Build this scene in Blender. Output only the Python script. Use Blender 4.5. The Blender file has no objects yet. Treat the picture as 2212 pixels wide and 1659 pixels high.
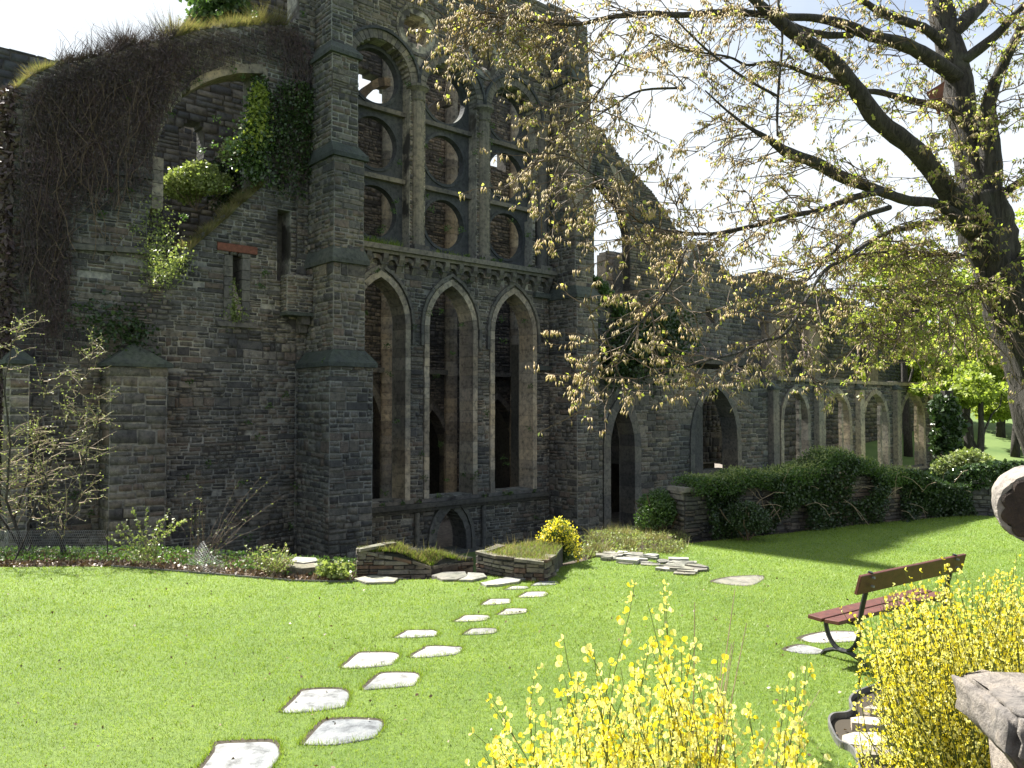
import bpy, bmesh, math, random
import numpy as np
from mathutils import Vector, Matrix
PI = math.pi
R = math.radians
random.seed(11)
rng = np.random.default_rng(11)
S = bpy.context.scene
C = S.collection

# ---------------------------------------------------------------- camera, sky, sun, exposure
EYE = 2.65
PITCH = R(1.816)
cam_d = bpy.data.cameras.new('camera')
cam = bpy.data.objects.new('camera', cam_d); C.objects.link(cam)
cam.location = (0, 0, EYE); cam.rotation_euler = (PI/2 + PITCH, 0, 0)
cam_d.sensor_width = 36; cam_d.lens = 36*788/1024
cam_d.clip_end = 3000
S.camera = cam
SUN_AZ = (-0.72, 0.694); SUN_EL = R(52)          # horizontal direction towards the sun
world = bpy.data.worlds.new('World'); S.world = world; world.use_nodes = True
wn = world.node_tree.nodes; wl = world.node_tree.links
bg = wn['Background']
sky = wn.new('ShaderNodeTexSky'); sky.sky_type = 'NISHITA'; sky.sun_disc = False
sky.sun_elevation = SUN_EL; sky.sun_rotation = math.atan2(SUN_AZ[0], SUN_AZ[1])
sky.air_density = 1.0; sky.dust_density = 1.5; sky.ozone_density = 1.5
# thin white haze: everywhere low down, and round the sun
tc_ = wn.new('ShaderNodeTexCoord'); sxyz = wn.new('ShaderNodeSeparateXYZ'); wl.new(tc_.outputs['Generated'], sxyz.inputs[0])
def wmap(v, a, b, c=0., d=1.):
    m = wn.new('ShaderNodeMapRange'); m.interpolation_type = 'SMOOTHSTEP'; wl.new(v, m.inputs[0])
    for i, x in enumerate((a, b, c, d)): m.inputs[i+1].default_value = x
    return m.outputs[0]
def wmath(op, a, b):
    m = wn.new('ShaderNodeMath'); m.operation = op
    for i, x in enumerate((a, b)):
        if isinstance(x, float): m.inputs[i].default_value = x
        else: wl.new(x, m.inputs[i])
    return m.outputs[0]
wnz = wn.new('ShaderNodeTexNoise'); wnz.inputs['Scale'].default_value = 3.2; wnz.inputs['Detail'].default_value = 6; wnz.inputs['Roughness'].default_value = .5
wl.new(tc_.outputs['Generated'], wnz.inputs['Vector'])
wdot = wn.new('ShaderNodeVectorMath'); wdot.operation = 'DOT_PRODUCT'; wl.new(tc_.outputs['Generated'], wdot.inputs[0])
wdot.inputs[1].default_value = (SUN_AZ[0]*math.cos(SUN_EL), SUN_AZ[1]*math.cos(SUN_EL), math.sin(SUN_EL))
low = wmap(sxyz.outputs[2], .56, .14); glow = wmap(wdot.outputs['Value'], .45, .86)
veil = wmath('ADD', wmath('ADD', wmath('MULTIPLY', low, .75), glow), wmath('MULTIPLY', wmath('SUBTRACT', wnz.outputs[0], .5), 1.3))
veil = wmap(veil, -.05, .62, .28, 1.)
wmx = wn.new('ShaderNodeMix'); wmx.data_type = 'RGBA'; wl.new(veil, wmx.inputs[0]); wl.new(sky.outputs[0], wmx.inputs[6]); wmx.inputs[7].default_value = (5.8, 6.2, 6.6, 1)
wl.new(wmx.outputs[2], bg.inputs[0]); bg.inputs[1].default_value = 0.05
sl = bpy.data.lights.new('sun', 'SUN'); so = bpy.data.objects.new('sun', sl); C.objects.link(so)
sl.energy = 5.0; sl.angle = R(0.55); sl.color = (1, .95, .87)
_sd = Vector((SUN_AZ[0]*math.cos(SUN_EL), SUN_AZ[1]*math.cos(SUN_EL), math.sin(SUN_EL)))
so.rotation_euler = _sd.to_track_quat('Z', 'Y').to_euler(); so.location = (-20, 20, 40)
S.view_settings.view_transform = 'Standard'; S.view_settings.look = 'None'
S.view_settings.gamma = 1; S.view_settings.use_curve_mapping = False
S.view_settings.exposure = 1.88
S.render.engine = 'CYCLES'
S.cycles.use_denoising = True
S.cycles.max_bounces = 6; S.cycles.diffuse_bounces = 3; S.cycles.glossy_bounces = 2
S.cycles.transmission_bounces = 3; S.cycles.transparent_max_bounces = 6

# ---------------------------------------------------------------- measuring: a point of the photograph (2211 x 1659) to a place
K = 1024/2211
def ray(x, y):
    sx = (x*K-512)/788; sy = (384-y*K)/788
    return Vector((sx, math.cos(PITCH)-sy*math.sin(PITCH), math.sin(PITCH)+sy*math.cos(PITCH)))
def at(x, y, d):
    r = ray(x, y); return Vector((0, 0, EYE)) + r*(d/r.y)
def gp(x, y, z=0.0):
    r = ray(x, y); return Vector((0, 0, EYE)) + r*((z-EYE)/r.z)
def proj(p):
    x, y, z = p[0], p[1], p[2]-EYE
    a = y*math.cos(PITCH)+z*math.sin(PITCH); b = -y*math.sin(PITCH)+z*math.cos(PITCH)
    if a <= .05: return None
    return (512+788*x/a)/K, (384-788*b/a)/K, a

class Frame:
    """a vertical plane: t runs along it, z up, off outward"""
    def __init__(s, o, ang):
        s.O = Vector((o[0], o[1], 0)); s.a = R(ang) if abs(ang) > 7 or ang == 0 else ang
        s.U = Vector((math.cos(s.a), math.sin(s.a), 0)); s.N = Vector((math.sin(s.a), -math.cos(s.a), 0))
    def p(s, t, z, off=0.0):
        v = s.O + s.U*t + s.N*off; v.z = z; return v
    def sub(s, t, off, dang):
        q = s.p(t, 0, off); return Frame((q.x, q.y), math.degrees(s.a)+dang)
    def px(s, x, y, off=0.0):
        r = ray(x, y); o = s.O+s.N*off
        k = o.dot(s.N)/(r.dot(s.N)); q = r*k
        return ((q-o).dot(s.U), q.z+EYE)
F = Frame((-5.49, 30.0), 41)
BASE = -3.3

# ---------------------------------------------------------------- objects
def tag(o, label=None, cat=None, group=None, kind=None):
    if label: o['label'] = label
    if cat: o['category'] = cat
    if group: o['group'] = group
    if kind: o['kind'] = kind
    return o
def empty(name, loc, label, cat, group=None):
    o = bpy.data.objects.new(name, None); C.objects.link(o); o.location = loc
    o.empty_display_size = .2
    return tag(o, label, cat, group)
def link(name, me, parent=None, kind=None):
    o = bpy.data.objects.new(name, me); C.objects.link(o)
    if parent is not None:
        o.parent = parent; o.matrix_parent_inverse = Matrix.Identity(4)
        o.location = -parent_world(parent)
    if kind: o['kind'] = kind
    return o
def parent_world(p):
    v = Vector((0, 0, 0))
    while p is not None:
        v += p.location; p = p.parent
    return v

class MB:
    """collects world-space verts and faces, builds one mesh object"""
    def __init__(s): s.v = []; s.f = []; s.sm = False
    def add(s, vs, fs):
        n = len(s.v); s.v.extend([tuple(q) for q in vs]); s.f.extend([tuple(i+n for i in f) for f in fs])
    def quad(s, a, b, c, d): s.add([a, b, c, d], [(0, 1, 2, 3)])
    def box8(s, p):      # p: 4 front corners, 4 back corners
        s.add(p, [(0, 1, 2, 3), (7, 6, 5, 4), (0, 4, 5, 1), (1, 5, 6, 2), (2, 6, 7, 3), (3, 7, 4, 0)])
    def fbox(s, fr, t0, t1, z0, z1, o0, o1):     # o0 back, o1 front
        s.box8([fr.p(t0, z0, o1), fr.p(t1, z0, o1), fr.p(t1, z1, o1), fr.p(t0, z1, o1),
                fr.p(t0, z0, o0), fr.p(t1, z0, o0), fr.p(t1, z1, o0), fr.p(t0, z1, o0)])
    def prism(s, top, zb):      # polygon top (list of Vector), vertical sides to zb
        n = len(top); vs = list(top)+[Vector((q.x, q.y, zb if not callable(zb) else zb(q))) for q in top]
        s.add(vs, [tuple(range(n)), tuple(range(2*n-1, n-1, -1))]+[(i, (i+1) % n, n+(i+1) % n, n+i) for i in range(n)])
    def tube(s, pts, rad, k=6, cap=True):
        pts = [Vector(q) for q in pts]
        if len(pts) < 2: return
        n = len(pts); ref = Vector((0, 0, 1)); prev = None; vs = []
        for i, q in enumerate(pts):
            d = (pts[min(i+1, n-1)]-pts[max(i-1, 0)])
            if d.length < 1e-7: d = Vector((0, 0, 1))
            d.normalize()
            if prev is None:
                a = d.cross(ref if abs(d.z) < .9 else Vector((1, 0, 0))).normalized()
            else:
                a = (prev - d*prev.dot(d))
                a = a.normalized() if a.length > 1e-6 else d.cross(Vector((1, 0, 0))).normalized()
            prev = a; b = d.cross(a)
            r = rad[i] if hasattr(rad, '__len__') else rad
            for j in range(k):
                w = 2*PI*j/k; vs.append(q+a*(math.cos(w)*r)+b*(math.sin(w)*r))
        fs = [(i*k+j, i*k+(j+1) % k, (i+1)*k+(j+1) % k, (i+1)*k+j) for i in range(n-1) for j in range(k)]
        if cap: fs += [tuple(range(k-1, -1, -1)), tuple((n-1)*k+j for j in range(k))]
        s.add(vs, fs)
    def build(s, name, mat, parent=None, kind=None, smooth=False):
        me = bpy.data.meshes.new(name); me.from_pydata(s.v, [], s.f); me.materials.append(mat)
        if smooth: me.shade_smooth()
        me.update(); return link(name, me, parent, kind)

def np_mesh(name, verts, k, mat, parent=None, kind='stuff', smooth=False, faces=None):
    """verts (n*k,3): consecutive k-gons; or verts plus faces (m,k)"""
    verts = np.asarray(verts, dtype=np.float32)
    me = bpy.data.meshes.new(name)
    if faces is None: faces = np.arange(len(verts), dtype=np.int32).reshape(-1, k)
    m = len(faces)
    me.vertices.add(len(verts)); me.vertices.foreach_set('co', verts.ravel())
    me.loops.add(m*k); me.loops.foreach_set('vertex_index', np.ascontiguousarray(faces, dtype=np.int32).ravel())
    me.polygons.add(m); me.polygons.foreach_set('loop_start', np.arange(0, m*k, k, dtype=np.int32))
    me.update(calc_edges=True); me.materials.append(mat)
    if smooth: me.shade_smooth()
    return link(name, me, parent, kind)

# ---------------------------------------------------------------- materials
def newmat(name):
    m = bpy.data.materials.new(name); m.use_nodes = True
    n = m.node_tree.nodes; l = m.node_tree.links
    return m, n, l, n['Principled BSDF']
def ramp(n, stops, interp='LINEAR'):
    r = n.new('ShaderNodeValToRGB'); cr = r.color_ramp; cr.interpolation = interp
    while len(cr.elements) > 1: cr.elements.remove(cr.elements[-1])
    cr.elements[0].position = stops[0][0]; cr.elements[0].color = (*stops[0][1], 1)
    for p, c in stops[1:]:
        e = cr.elements.new(p); e.color = (*c, 1)
    return r
def noise(n, l, scale, detail=4, rough=.55, vec=None, dist=0):
    t = n.new('ShaderNodeTexNoise'); t.inputs['Scale'].default_value = scale
    t.inputs['Detail'].default_value = detail; t.inputs['Roughness'].default_value = rough
    t.inputs['Distortion'].default_value = dist
    if vec is not None: l.new(vec, t.inputs['Vector'])
    return t
def geo_pos(n):
    return n.new('ShaderNodeNewGeometry')
def rand_fac(n, l, g):
    oi = n.new('ShaderNodeObjectInfo')
    a = n.new('ShaderNodeMath'); a.operation = 'ADD'
    l.new(g.outputs['Random Per Island'], a.inputs[0]); l.new(oi.outputs['Random'], a.inputs[1])
    f = n.new('ShaderNodeMath'); f.operation = 'FRACT'; l.new(a.outputs[0], f.inputs[0]); return f
def mixc(n, l, a, b, fac, mode='MIX', f=None):
    m = n.new('ShaderNodeMix'); m.data_type = 'RGBA'; m.blend_type = mode
    if hasattr(fac, 'links') or hasattr(fac, 'is_linked'): l.new(fac, m.inputs[0])
    else: m.inputs[0].default_value = fac
    for s_, v in ((6, a), (7, b)):
        if isinstance(v, tuple): m.inputs[s_].default_value = (*v, 1)
        else: l.new(v, m.inputs[s_])
    return m.outputs[2]
def maprange(n, l, v, a, b, c=0, d=1):
    m = n.new('ShaderNodeMapRange'); l.new(v, m.inputs[0])
    m.inputs[1].default_value = a; m.inputs[2].default_value = b; m.inputs[3].default_value = c; m.inputs[4].default_value = d
    return m.outputs[0]

def stone_mat(name, cols, stain=.6, moss=.35, bump=.5, scale=1.0, lichen=0.0, rough=.9, smear=0.0, patchy=None):
    m, n, l, b = newmat(name)
    g = geo_pos(n); f = rand_fac(n, l, g)
    k = len(cols); r = ramp(n, [(i/k, c) for i, c in enumerate(cols)], 'CONSTANT'); l.new(f.outputs[0], r.inputs[0])
    pos = g.outputs['Position']
    n1 = noise(n, l, 7*scale, 6, .65, pos)
    c1 = mixc(n, l, r.outputs[0], ramp_out(n, l, n1.outputs[0], [(.3, (.35, .35, .36)), (.5, (1, 1, 1)), (.75, (1.5, 1.42, 1.3))]), 1.0, 'MULTIPLY')
    n2 = noise(n, l, .45*scale, 5, .6, pos)      # broad weathering stains
    c2 = mixc(n, l, c1, ramp_out(n, l, n2.outputs[0], [(.35, (.45, .47, .5)), (.5, (.9, .9, .9)), (.65, (1.25, 1.18, 1.08))]), stain, 'MULTIPLY')
    nB = noise(n, l, .17, 3, .5, pos)     # repairs and phases of building: broad areas of warmer or colder stone
    c2 = mixc(n, l, c2, ramp_out(n, l, nB.outputs[0], [(.36, (.64, .72, .82)), (.5, (.98, 1, 1.04)), (.62, (1.3, 1.24, 1.14))]), 1.0, 'MULTIPLY')
    if patchy:        # fresh pale pointing in places, dark old mortar elsewhere
        n7 = noise(n, l, .55, 4, .6, pos); c2 = mixc(n, l, c2, patchy, maprange(n, l, n7.outputs[0], .47, .40))
    if smear:
        n8 = noise(n, l, 5.5, 5, .7, pos, 1.2); n9 = noise(n, l, .5, 3, .55, pos)
        ms = n.new('ShaderNodeMath'); ms.operation = 'MULTIPLY'
        l.new(maprange(n, l, n8.outputs[0], .57, .63), ms.inputs[0]); l.new(maprange(n, l, n9.outputs[0], .42, .58, 0, smear), ms.inputs[1])
        c2 = mixc(n, l, c2, (.20, .19, .165), ms.outputs[0])
    # vertical water streaks
    mp = n.new('ShaderNodeMapping'); mp.inputs['Scale'].default_value = (2.2, 2.2, .16); l.new(pos, mp.inputs[0])
    n3 = noise(n, l, 1.0, 4, .6, mp.outputs[0])
    c3 = mixc(n, l, c2, (.35, .36, .37), maprange(n, l, n3.outputs[0], .56, .75, 0, .5), 'MULTIPLY')
    # moss on upward faces
    sx = n.new('ShaderNodeSeparateXYZ'); l.new(g.outputs['Normal'], sx.inputs[0])
    n4 = noise(n, l, 3.0, 5, .6, pos)
    up = maprange(n, l, sx.outputs[2], .25, .8, 0, 1)
    mm = n.new('ShaderNodeMath'); mm.operation = 'MULTIPLY'; l.new(up, mm.inputs[0]); l.new(maprange(n, l, n4.outputs[0], .35, .6, 0, 1), mm.inputs[1])
    mk = n.new('ShaderNodeMath'); mk.operation = 'MULTIPLY'; l.new(mm.outputs[0], mk.inputs[0]); mk.inputs[1].default_value = moss
    c4 = mixc(n, l, c3, (.07, .10, .035), mk.outputs[0])
    if lichen:
        n5 = noise(n, l, 22, 3, .7, pos)
        n6 = noise(n, l, .8, 2, .5, pos)
        mu = n.new('ShaderNodeMath'); mu.operation = 'MULTIPLY'
        l.new(maprange(n, l, n5.outputs[0], .6, .64), mu.inputs[0]); l.new(maprange(n, l, n6.outputs[0], .52, .6, 0, lichen), mu.inputs[1])
        c4 = mixc(n, l, c4, (.42, .45, .40), mu.outputs[0])
    l.new(c4, b.inputs['Base Color']); b.inputs['Roughness'].default_value = rough
    nb = noise(n, l, 16*scale, 8, .72, pos)
    bp = n.new('ShaderNodeBump'); bp.inputs['Strength'].default_value = bump; bp.inputs['Distance'].default_value = .05
    l.new(nb.outputs[0], bp.inputs['Height']); l.new(bp.outputs[0], b.inputs['Normal'])
    return m
def ramp_out(n, l, v, stops):
    r = ramp(n, stops); l.new(v, r.inputs[0]); return r.outputs[0]
def leaf_mat(name, cols, trans=.4, rough=.5, tint=1.3, patch=.9):
    m, n, l, b = newmat(name)
    g = geo_pos(n); f = rand_fac(n, l, g)
    r = ramp(n, [(i/max(1, len(cols)-1), c) for i, c in enumerate(cols)]); l.new(f.outputs[0], r.inputs[0])
    nn = noise(n, l, patch, 3 if patch < 1 else 6, .5 if patch < 1 else .7, g.outputs['Position'])
    c = mixc(n, l, r.outputs[0], ramp_out(n, l, nn.outputs[0], [(.3, (.6, .65, .6)), (.7, (1.3, 1.25, 1.2))]), .8, 'MULTIPLY')
    l.new(c, b.inputs['Base Color']); b.inputs['Roughness'].default_value = rough
    tr = n.new('ShaderNodeBsdfTranslucent')
    l.new(mixc(n, l, c, (tint, tint*1.05, tint*.6), 1.0, 'MULTIPLY'), tr.inputs[0])
    mx = n.new('ShaderNodeMixShader'); mx.inputs[0].default_value = trans
    l.new(b.outputs[0], mx.inputs[1]); l.new(tr.outputs[0], mx.inputs[2])
    l.new(mx.outputs[0], n['Material Output'].inputs[0])
    return m
def plain_mat(name, col, rough=.8, var=.3, scale=8, bump=.3, metal=0.0):
    m, n, l, b = newmat(name)
    g = geo_pos(n); nn = noise(n, l, scale, 5, .6, g.outputs['Position'])
    c = mixc(n, l, tuple(x*(1-var) for x in col), tuple(min(1, x*(1+var)) for x in col), maprange(n, l, nn.outputs[0], .35, .65))
    l.new(c, b.inputs['Base Color']); b.inputs['Roughness'].default_value = rough; b.inputs['Metallic'].default_value = metal
    bp = n.new('ShaderNodeBump'); bp.inputs['Strength'].default_value = bump; bp.inputs['Distance'].default_value = .02
    n2 = noise(n, l, scale*6, 6, .7, g.outputs['Position'])
    l.new(n2.outputs[0], bp.inputs['Height']); l.new(bp.outputs[0], b.inputs['Normal'])
    return m

M = {}
M['stone'] = stone_mat('schist_stone', [(.125, .108, .088), (.095, .088, .08), (.145, .125, .10), (.07, .066, .063), (.13, .10, .08), (.105, .098, .086), (.17, .15, .125), (.052, .048, .047)], moss=.3, lichen=.4, smear=.5)
M['stone_far'] = stone_mat('far_schist_stone', [(.095, .088, .08), (.075, .076, .078), (.11, .105, .095), (.06, .06, .066), (.13, .12, .105)], moss=.3, scale=.6)
M['stone_warm'] = stone_mat('warm_inner_stone', [(.15, .125, .10), (.115, .10, .085), (.19, .155, .12), (.08, .07, .062), (.14, .12, .10), (.045, .04, .036)], moss=0)
M['mortar'] = stone_mat('lime_mortar', [(.22, .21, .185), (.28, .265, .23)], stain=.6, moss=.2, bump=.6, patchy=(.05, .045, .04))
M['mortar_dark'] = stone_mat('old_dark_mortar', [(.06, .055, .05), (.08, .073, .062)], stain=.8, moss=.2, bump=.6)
M['dressed'] = stone_mat('dressed_buff_stone', [(.27, .225, .165), (.31, .26, .19), (.23, .19, .14), (.28, .24, .19), (.20, .17, .135), (.34, .29, .22)], stain=.5, moss=.1, bump=.25, scale=.8)
M['dressed_grey'] = stone_mat('dressed_grey_stone', [(.13, .12, .10), (.11, .10, .09), (.155, .14, .115), (.085, .08, .075), (.135, .125, .11)], stain=.6, moss=.3, bump=.3)
M['tracery'] = stone_mat('dark_tracery_stone', [(.05, .054, .060), (.044, .048, .054)], stain=.7, moss=.3, bump=.3)
M['slate'] = stone_mat('weathering_slate', [(.075, .082, .072), (.06, .07, .062)], stain=.7, moss=.25, bump=1.0)
M['flag'] = stone_mat('pale_flagstone', [(.27, .27, .255), (.24, .24, .23), (.29, .285, .27)], stain=.8, moss=.0, bump=.6)
M['path'] = stone_mat('rough_path_stone', [(.34, .31, .26), (.27, .25, .20), (.38, .36, .30), (.20, .18, .15)], stain=.4, moss=.25, bump=.5)
M['wallstone'] = stone_mat('garden_wall_stone', [(.20, .16, .115), (.14, .105, .075), (.24, .20, .15), (.17, .10, .065), (.11, .085, .07)], stain=.5, moss=.3, bump=.6)
M['carved'] = stone_mat('carved_limestone', [(.24, .215, .19)], stain=.4, moss=.0, bump=.5, scale=1.6)
M['sandstone'] = stone_mat('rough_block_stone', [(.235, .21, .185)], stain=.6, moss=.0, bump=.8, scale=2.2)
M['soil'] = plain_mat('garden_soil', (.06, .045, .032), .95, .5, 5, .8)
M['litter'] = leaf_mat('dry_leaf_litter', [(.10, .055, .032), (.18, .12, .07), (.06, .035, .025), (.26, .20, .14)], .1)
M['wood'] = plain_mat('red_brown_painted_wood', (.085, .026, .018), .45, .25, 14, .15)
M['iron'] = plain_mat('black_cast_iron', (.012, .013, .014), .4, .2, 20, .1)
def bark_mat():
    m, n, l, b = newmat('furrowed_bark'); g = geo_pos(n)
    mp = n.new('ShaderNodeMapping'); mp.inputs['Scale'].default_value = (16, 16, 3.2); l.new(g.outputs['Position'], mp.inputs[0])
    f = noise(n, l, 1.0, 7, .65, mp.outputs[0], 1.1); p = noise(n, l, 2.2, 4, .6, g.outputs['Position'])
    c = mixc(n, l, (.012, .010, .008), (.065, .058, .05), maprange(n, l, f.outputs[0], .38, .66))
    c = mixc(n, l, c, (.07, .085, .045), maprange(n, l, p.outputs[0], .56, .72, 0, .5))
    l.new(c, b.inputs['Base Color']); b.inputs['Roughness'].default_value = .9
    bp = n.new('ShaderNodeBump'); bp.inputs['Strength'].default_value = 1; bp.inputs['Distance'].default_value = .05
    l.new(f.outputs[0], bp.inputs['Height']); l.new(bp.outputs[0], b.inputs['Normal']); return m
M['bark'] = bark_mat()
M['twig'] = plain_mat('brown_twig', (.10, .07, .045), .8, .4, 10, .2)
M['palestem'] = plain_mat('pale_straw_stem', (.30, .23, .15), .8, .3, 10, .2)
M['vine'] = leaf_mat('bare_reddish_vine', [(.055, .036, .042), (.08, .05, .05), (.04, .032, .042), (.11, .085, .08)], .1, .7)
M['catkin'] = leaf_mat('tan_catkin', [(.50, .40, .26), (.58, .48, .33), (.40, .31, .20), (.52, .45, .27)], .42, .7, 1.3)
M['bud_leaf'] = leaf_mat('opening_leaf', [(.26, .30, .06), (.34, .38, .09), (.38, .36, .12), (.20, .26, .05)], .55, .5, 1.5)
M['spring'] = leaf_mat('spring_foliage', [(.18, .24, .04), (.27, .33, .07), (.33, .38, .10), (.12, .17, .03)], .5, .5, 1.5)
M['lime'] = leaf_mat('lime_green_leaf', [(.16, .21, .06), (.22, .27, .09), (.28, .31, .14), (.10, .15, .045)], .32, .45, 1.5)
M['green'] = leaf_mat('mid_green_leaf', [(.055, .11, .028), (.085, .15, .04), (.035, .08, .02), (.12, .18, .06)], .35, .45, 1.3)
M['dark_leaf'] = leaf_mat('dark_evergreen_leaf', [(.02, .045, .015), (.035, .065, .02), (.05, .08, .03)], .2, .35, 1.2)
M['ivy'] = leaf_mat('glossy_ivy_leaf', [(.03, .06, .02), (.05, .09, .03), (.07, .11, .04)], .15, .18, 1.2)
M['dry'] = leaf_mat('dry_grass', [(.17, .145, .075), (.26, .22, .12), (.12, .11, .05), (.14, .17, .06)], .4, .7, 1.2)
M['blade'] = leaf_mat('grass_blade', [(.15, .235, .012), (.18, .26, .018), (.11, .19, .010), (.28, .32, .09), (.16, .24, .014)], .42, .5, 1.4, 1.6)
M['yellow'] = leaf_mat('broom_yellow_petal', [(.80, .68, .03), (.84, .74, .07), (.74, .58, .02), (.88, .80, .25)], .4, .4, 1.1)
M['pale_yellow'] = leaf_mat('pale_broom_petal', [(.86, .80, .28), (.90, .86, .50), (.84, .76, .12), (.88, .83, .38)], .4, .4, 1.1)
M['broomstem'] = plain_mat('green_broom_stem', (.10, .13, .03), .7, .35, 20, .1)
M['wire'] = plain_mat('galvanised_wire', (.22, .23, .23), .5, .1, 10, 0, .3)
M['edging'] = plain_mat('dark_plastic_edging', (.10, .10, .095), .45, .3, 9, .1)
M['rust'] = plain_mat('rust_coloured_sheet', (.14, .05, .03), .8, .3, 10, .2)

# ---------------------------------------------------------------- masonry
def intervals(z, polys):
    xs = []
    for P in polys:
        n = len(P)
        for i in range(n):
            (x0, z0), (x1, z1) = P[i], P[(i+1) % n]
            if (z0 <= z) != (z1 <= z):
                xs.append(x0+(z-z0)*(x1-x0)/(z1-z0))
    xs.sort()
    return [(xs[i], xs[i+1]) for i in range(0, len(xs)-1, 2) if xs[i+1]-xs[i] > .03]
def courses(z0, z1, hmin, hmax, rnd):
    zs = [z0]
    while zs[-1] < z1:
        h = rnd.uniform(hmin, hmax)
        if rnd.random() < .12: h *= 1.5
        zs.append(zs[-1]+h)
    return zs
def unit_stone(seed, mat):
    r = random.Random(seed); j = lambda a: r.uniform(-a, a)
    e = .06; d = .18
    v = [(-.5, 0.25, -.5), (.5, 0.25, -.5), (.5, 0.25, .5), (-.5, 0.25, .5)]
    v = [(x+j(.02), y, z+j(.05)) for x, y, z in v]
    w = [(x*(1-e*2), j(.06)+.02, z*(1-d)) for x, y, z in v]
    v2 = [(x, 1.0, z) for x, y, z in v]
    me = bpy.data.meshes.new('stone')
    me.from_pydata(w+v+v2, [], [(0, 1, 2, 3)]+[(i, i+4, (i+1) % 4+4, (i+1) % 4) for i in range(4)]+[(i+4, i+8, (i+1) % 4+8, (i+1) % 4+4) for i in range(4)])
    me.materials.append(mat); return me
_units = {}
def place_stones(thing_part, stones, mat, budget, name='stone'):
    """stones: (frame,t0,t1,z0,z1,front,depth). the ones that show largest are objects, the rest one facing"""
    def score(s):
        fr, t0, t1, z0, z1, fo, de = s
        q = fr.p((t0+t1)/2, (z0+z1)/2, fo); pr = proj(q)
        if pr is None: return 0
        x, y, d = pr
        if not (-10 < x < 2221 and -10 < y < 1669): return 0
        vis = (Vector((0, 0, EYE))-q).normalized().dot(fr.N)
        return max(0, vis)*(t1-t0)*(z1-z0)/d**2
    sc = sorted(range(len(stones)), key=lambda i: -score(stones[i]))
    own = set(i for i in sc[:budget] if score(stones[i]) > 0)
    if mat.name not in _units: _units[mat.name] = [unit_stone(k, mat) for k in range(8)]
    pw = parent_world(thing_part)
    for i in own:
        fr, t0, t1, z0, z1, fo, de = stones[i]
        o = bpy.data.objects.new(name, random.choice(_units[mat.name])); C.objects.link(o)
        o.parent = thing_part
        o.location = fr.p((t0+t1)/2, (z0+z1)/2, fo)-pw
        o.rotation_euler = (0, 0, fr.a); o.scale = (t1-t0, de, z1-z0)
    rest = [stones[i] for i in sc if i not in own]
    if rest:
        V = []; Fc = []
        rr = random.Random(5)
        base = [(0, 1, 2, 3)]+[(i, i+4, (i+1) % 4+4, (i+1) % 4) for i in range(4)]
        T = np.array([(s[1], s[2], s[3], s[4], s[5], s[6]) for s in rest])
        n = len(rest)
        U = np.array([s[0].U[:] for s in rest]); N = np.array([s[0].N[:] for s in rest]); O = np.array([s[0].O[:] for s in rest])
        ct = (T[:, 0]+T[:, 1])/2; cz = (T[:, 2]+T[:, 3])/2; w = T[:, 1]-T[:, 0]; h = T[:, 3]-T[:, 2]; fo = T[:, 4]; de = T[:, 5]
        sgn = np.array([(-1, -1), (1, -1), (1, 1), (-1, 1)])*.5
        A = np.zeros((n, 8, 3))
        for k in range(4):
            jx = rng.uniform(-.03, .03, n); jz = rng.uniform(-.11, .09, n)
            bx = np.minimum(.03, w*.1); bz = np.minimum(.022, h*.12)
            for ring in (0, 1):
                tt = ct+(sgn[k, 0]+jx)*w - (np.sign(sgn[k, 0])*bx if ring == 0 else 0)
                zz = cz+(sgn[k, 1]+jz)*h - (np.sign(sgn[k, 1])*bz if ring == 0 else 0)
                off = fo-(rng.uniform(0, .06, n)*de if ring == 0 else de)
                P = O+U*tt[:, None]+N*off[:, None]; P[:, 2] = zz
                A[:, k+4*ring] = P
        fc = np.array(base); faces = (np.arange(n)[:, None, None]*8+fc[None]).reshape(-1, 4)
        np_mesh(name+'_facing', A.reshape(-1, 3), 4, mat, thing_part, 'stuff', faces=faces)
def wob(t, z, s): return .022*math.sin(t*.62+z*.8+s)+.016*math.sin(t*1.7-z*1.9+s*2)
def lay(fr, outer, holes, hmin=.13, hmax=.24, lmin=.22, lmax=.6, front=0.0, seed=1, joint=.018, proud=.035, gaps=.0, zs=None):
    """stones of a facing as rows"""
    rnd = random.Random(seed); out = []
    zlo = min(q[1] for q in outer); zhi = max(q[1] for q in outer)
    if zs is None: zs = courses(zlo, zhi, hmin, hmax, rnd)
    for a, b in zip(zs[:-1], zs[1:]):
        if a >= zhi: break
        b2 = min(b, zhi+.02)
        for x0, x1 in intervals((a+b2)/2, [outer]+holes):
            t = x0
            while t < x1-.02:
                ll = rnd.uniform(lmin, lmax)*rnd.choice((.55, .8, 1, 1, 1.25))
                if rnd.random() < .12: ll *= 1.6
                e = t+ll
                if x1-e < lmin*.7: e = x1
                if rnd.random() >= gaps:
                    if b2-a > hmin*1.45 and rnd.random() < .3 and e-t < lmax:      # split into two thin stones
                        mid = a+(b2-a)*rnd.uniform(.4, .6)
                        out.append((fr, t+joint/2, e-joint/2, a+joint/2, mid-joint/2, front+rnd.uniform(.0, proud)+.02, .09))
                        out.append((fr, t+joint/2, e-joint/2, mid+joint/2, b2-joint/2, front+rnd.uniform(.0, proud)+.02, .09))
                    else:
                        out.append((fr, t+joint/2, e-joint/2, a+joint/2, b2-joint/2, front+rnd.uniform(.0, proud)+.02, .09))
                t = e
    return [(f_, a0+rnd.uniform(-.008, .004), a1+rnd.uniform(-.008, .008), b0+wob(a0+a1, b0, seed), b1+wob(a0+a1, b0, seed), c0, c1) for f_, a0, a1, b0, b1, c0, c1 in out]
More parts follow.
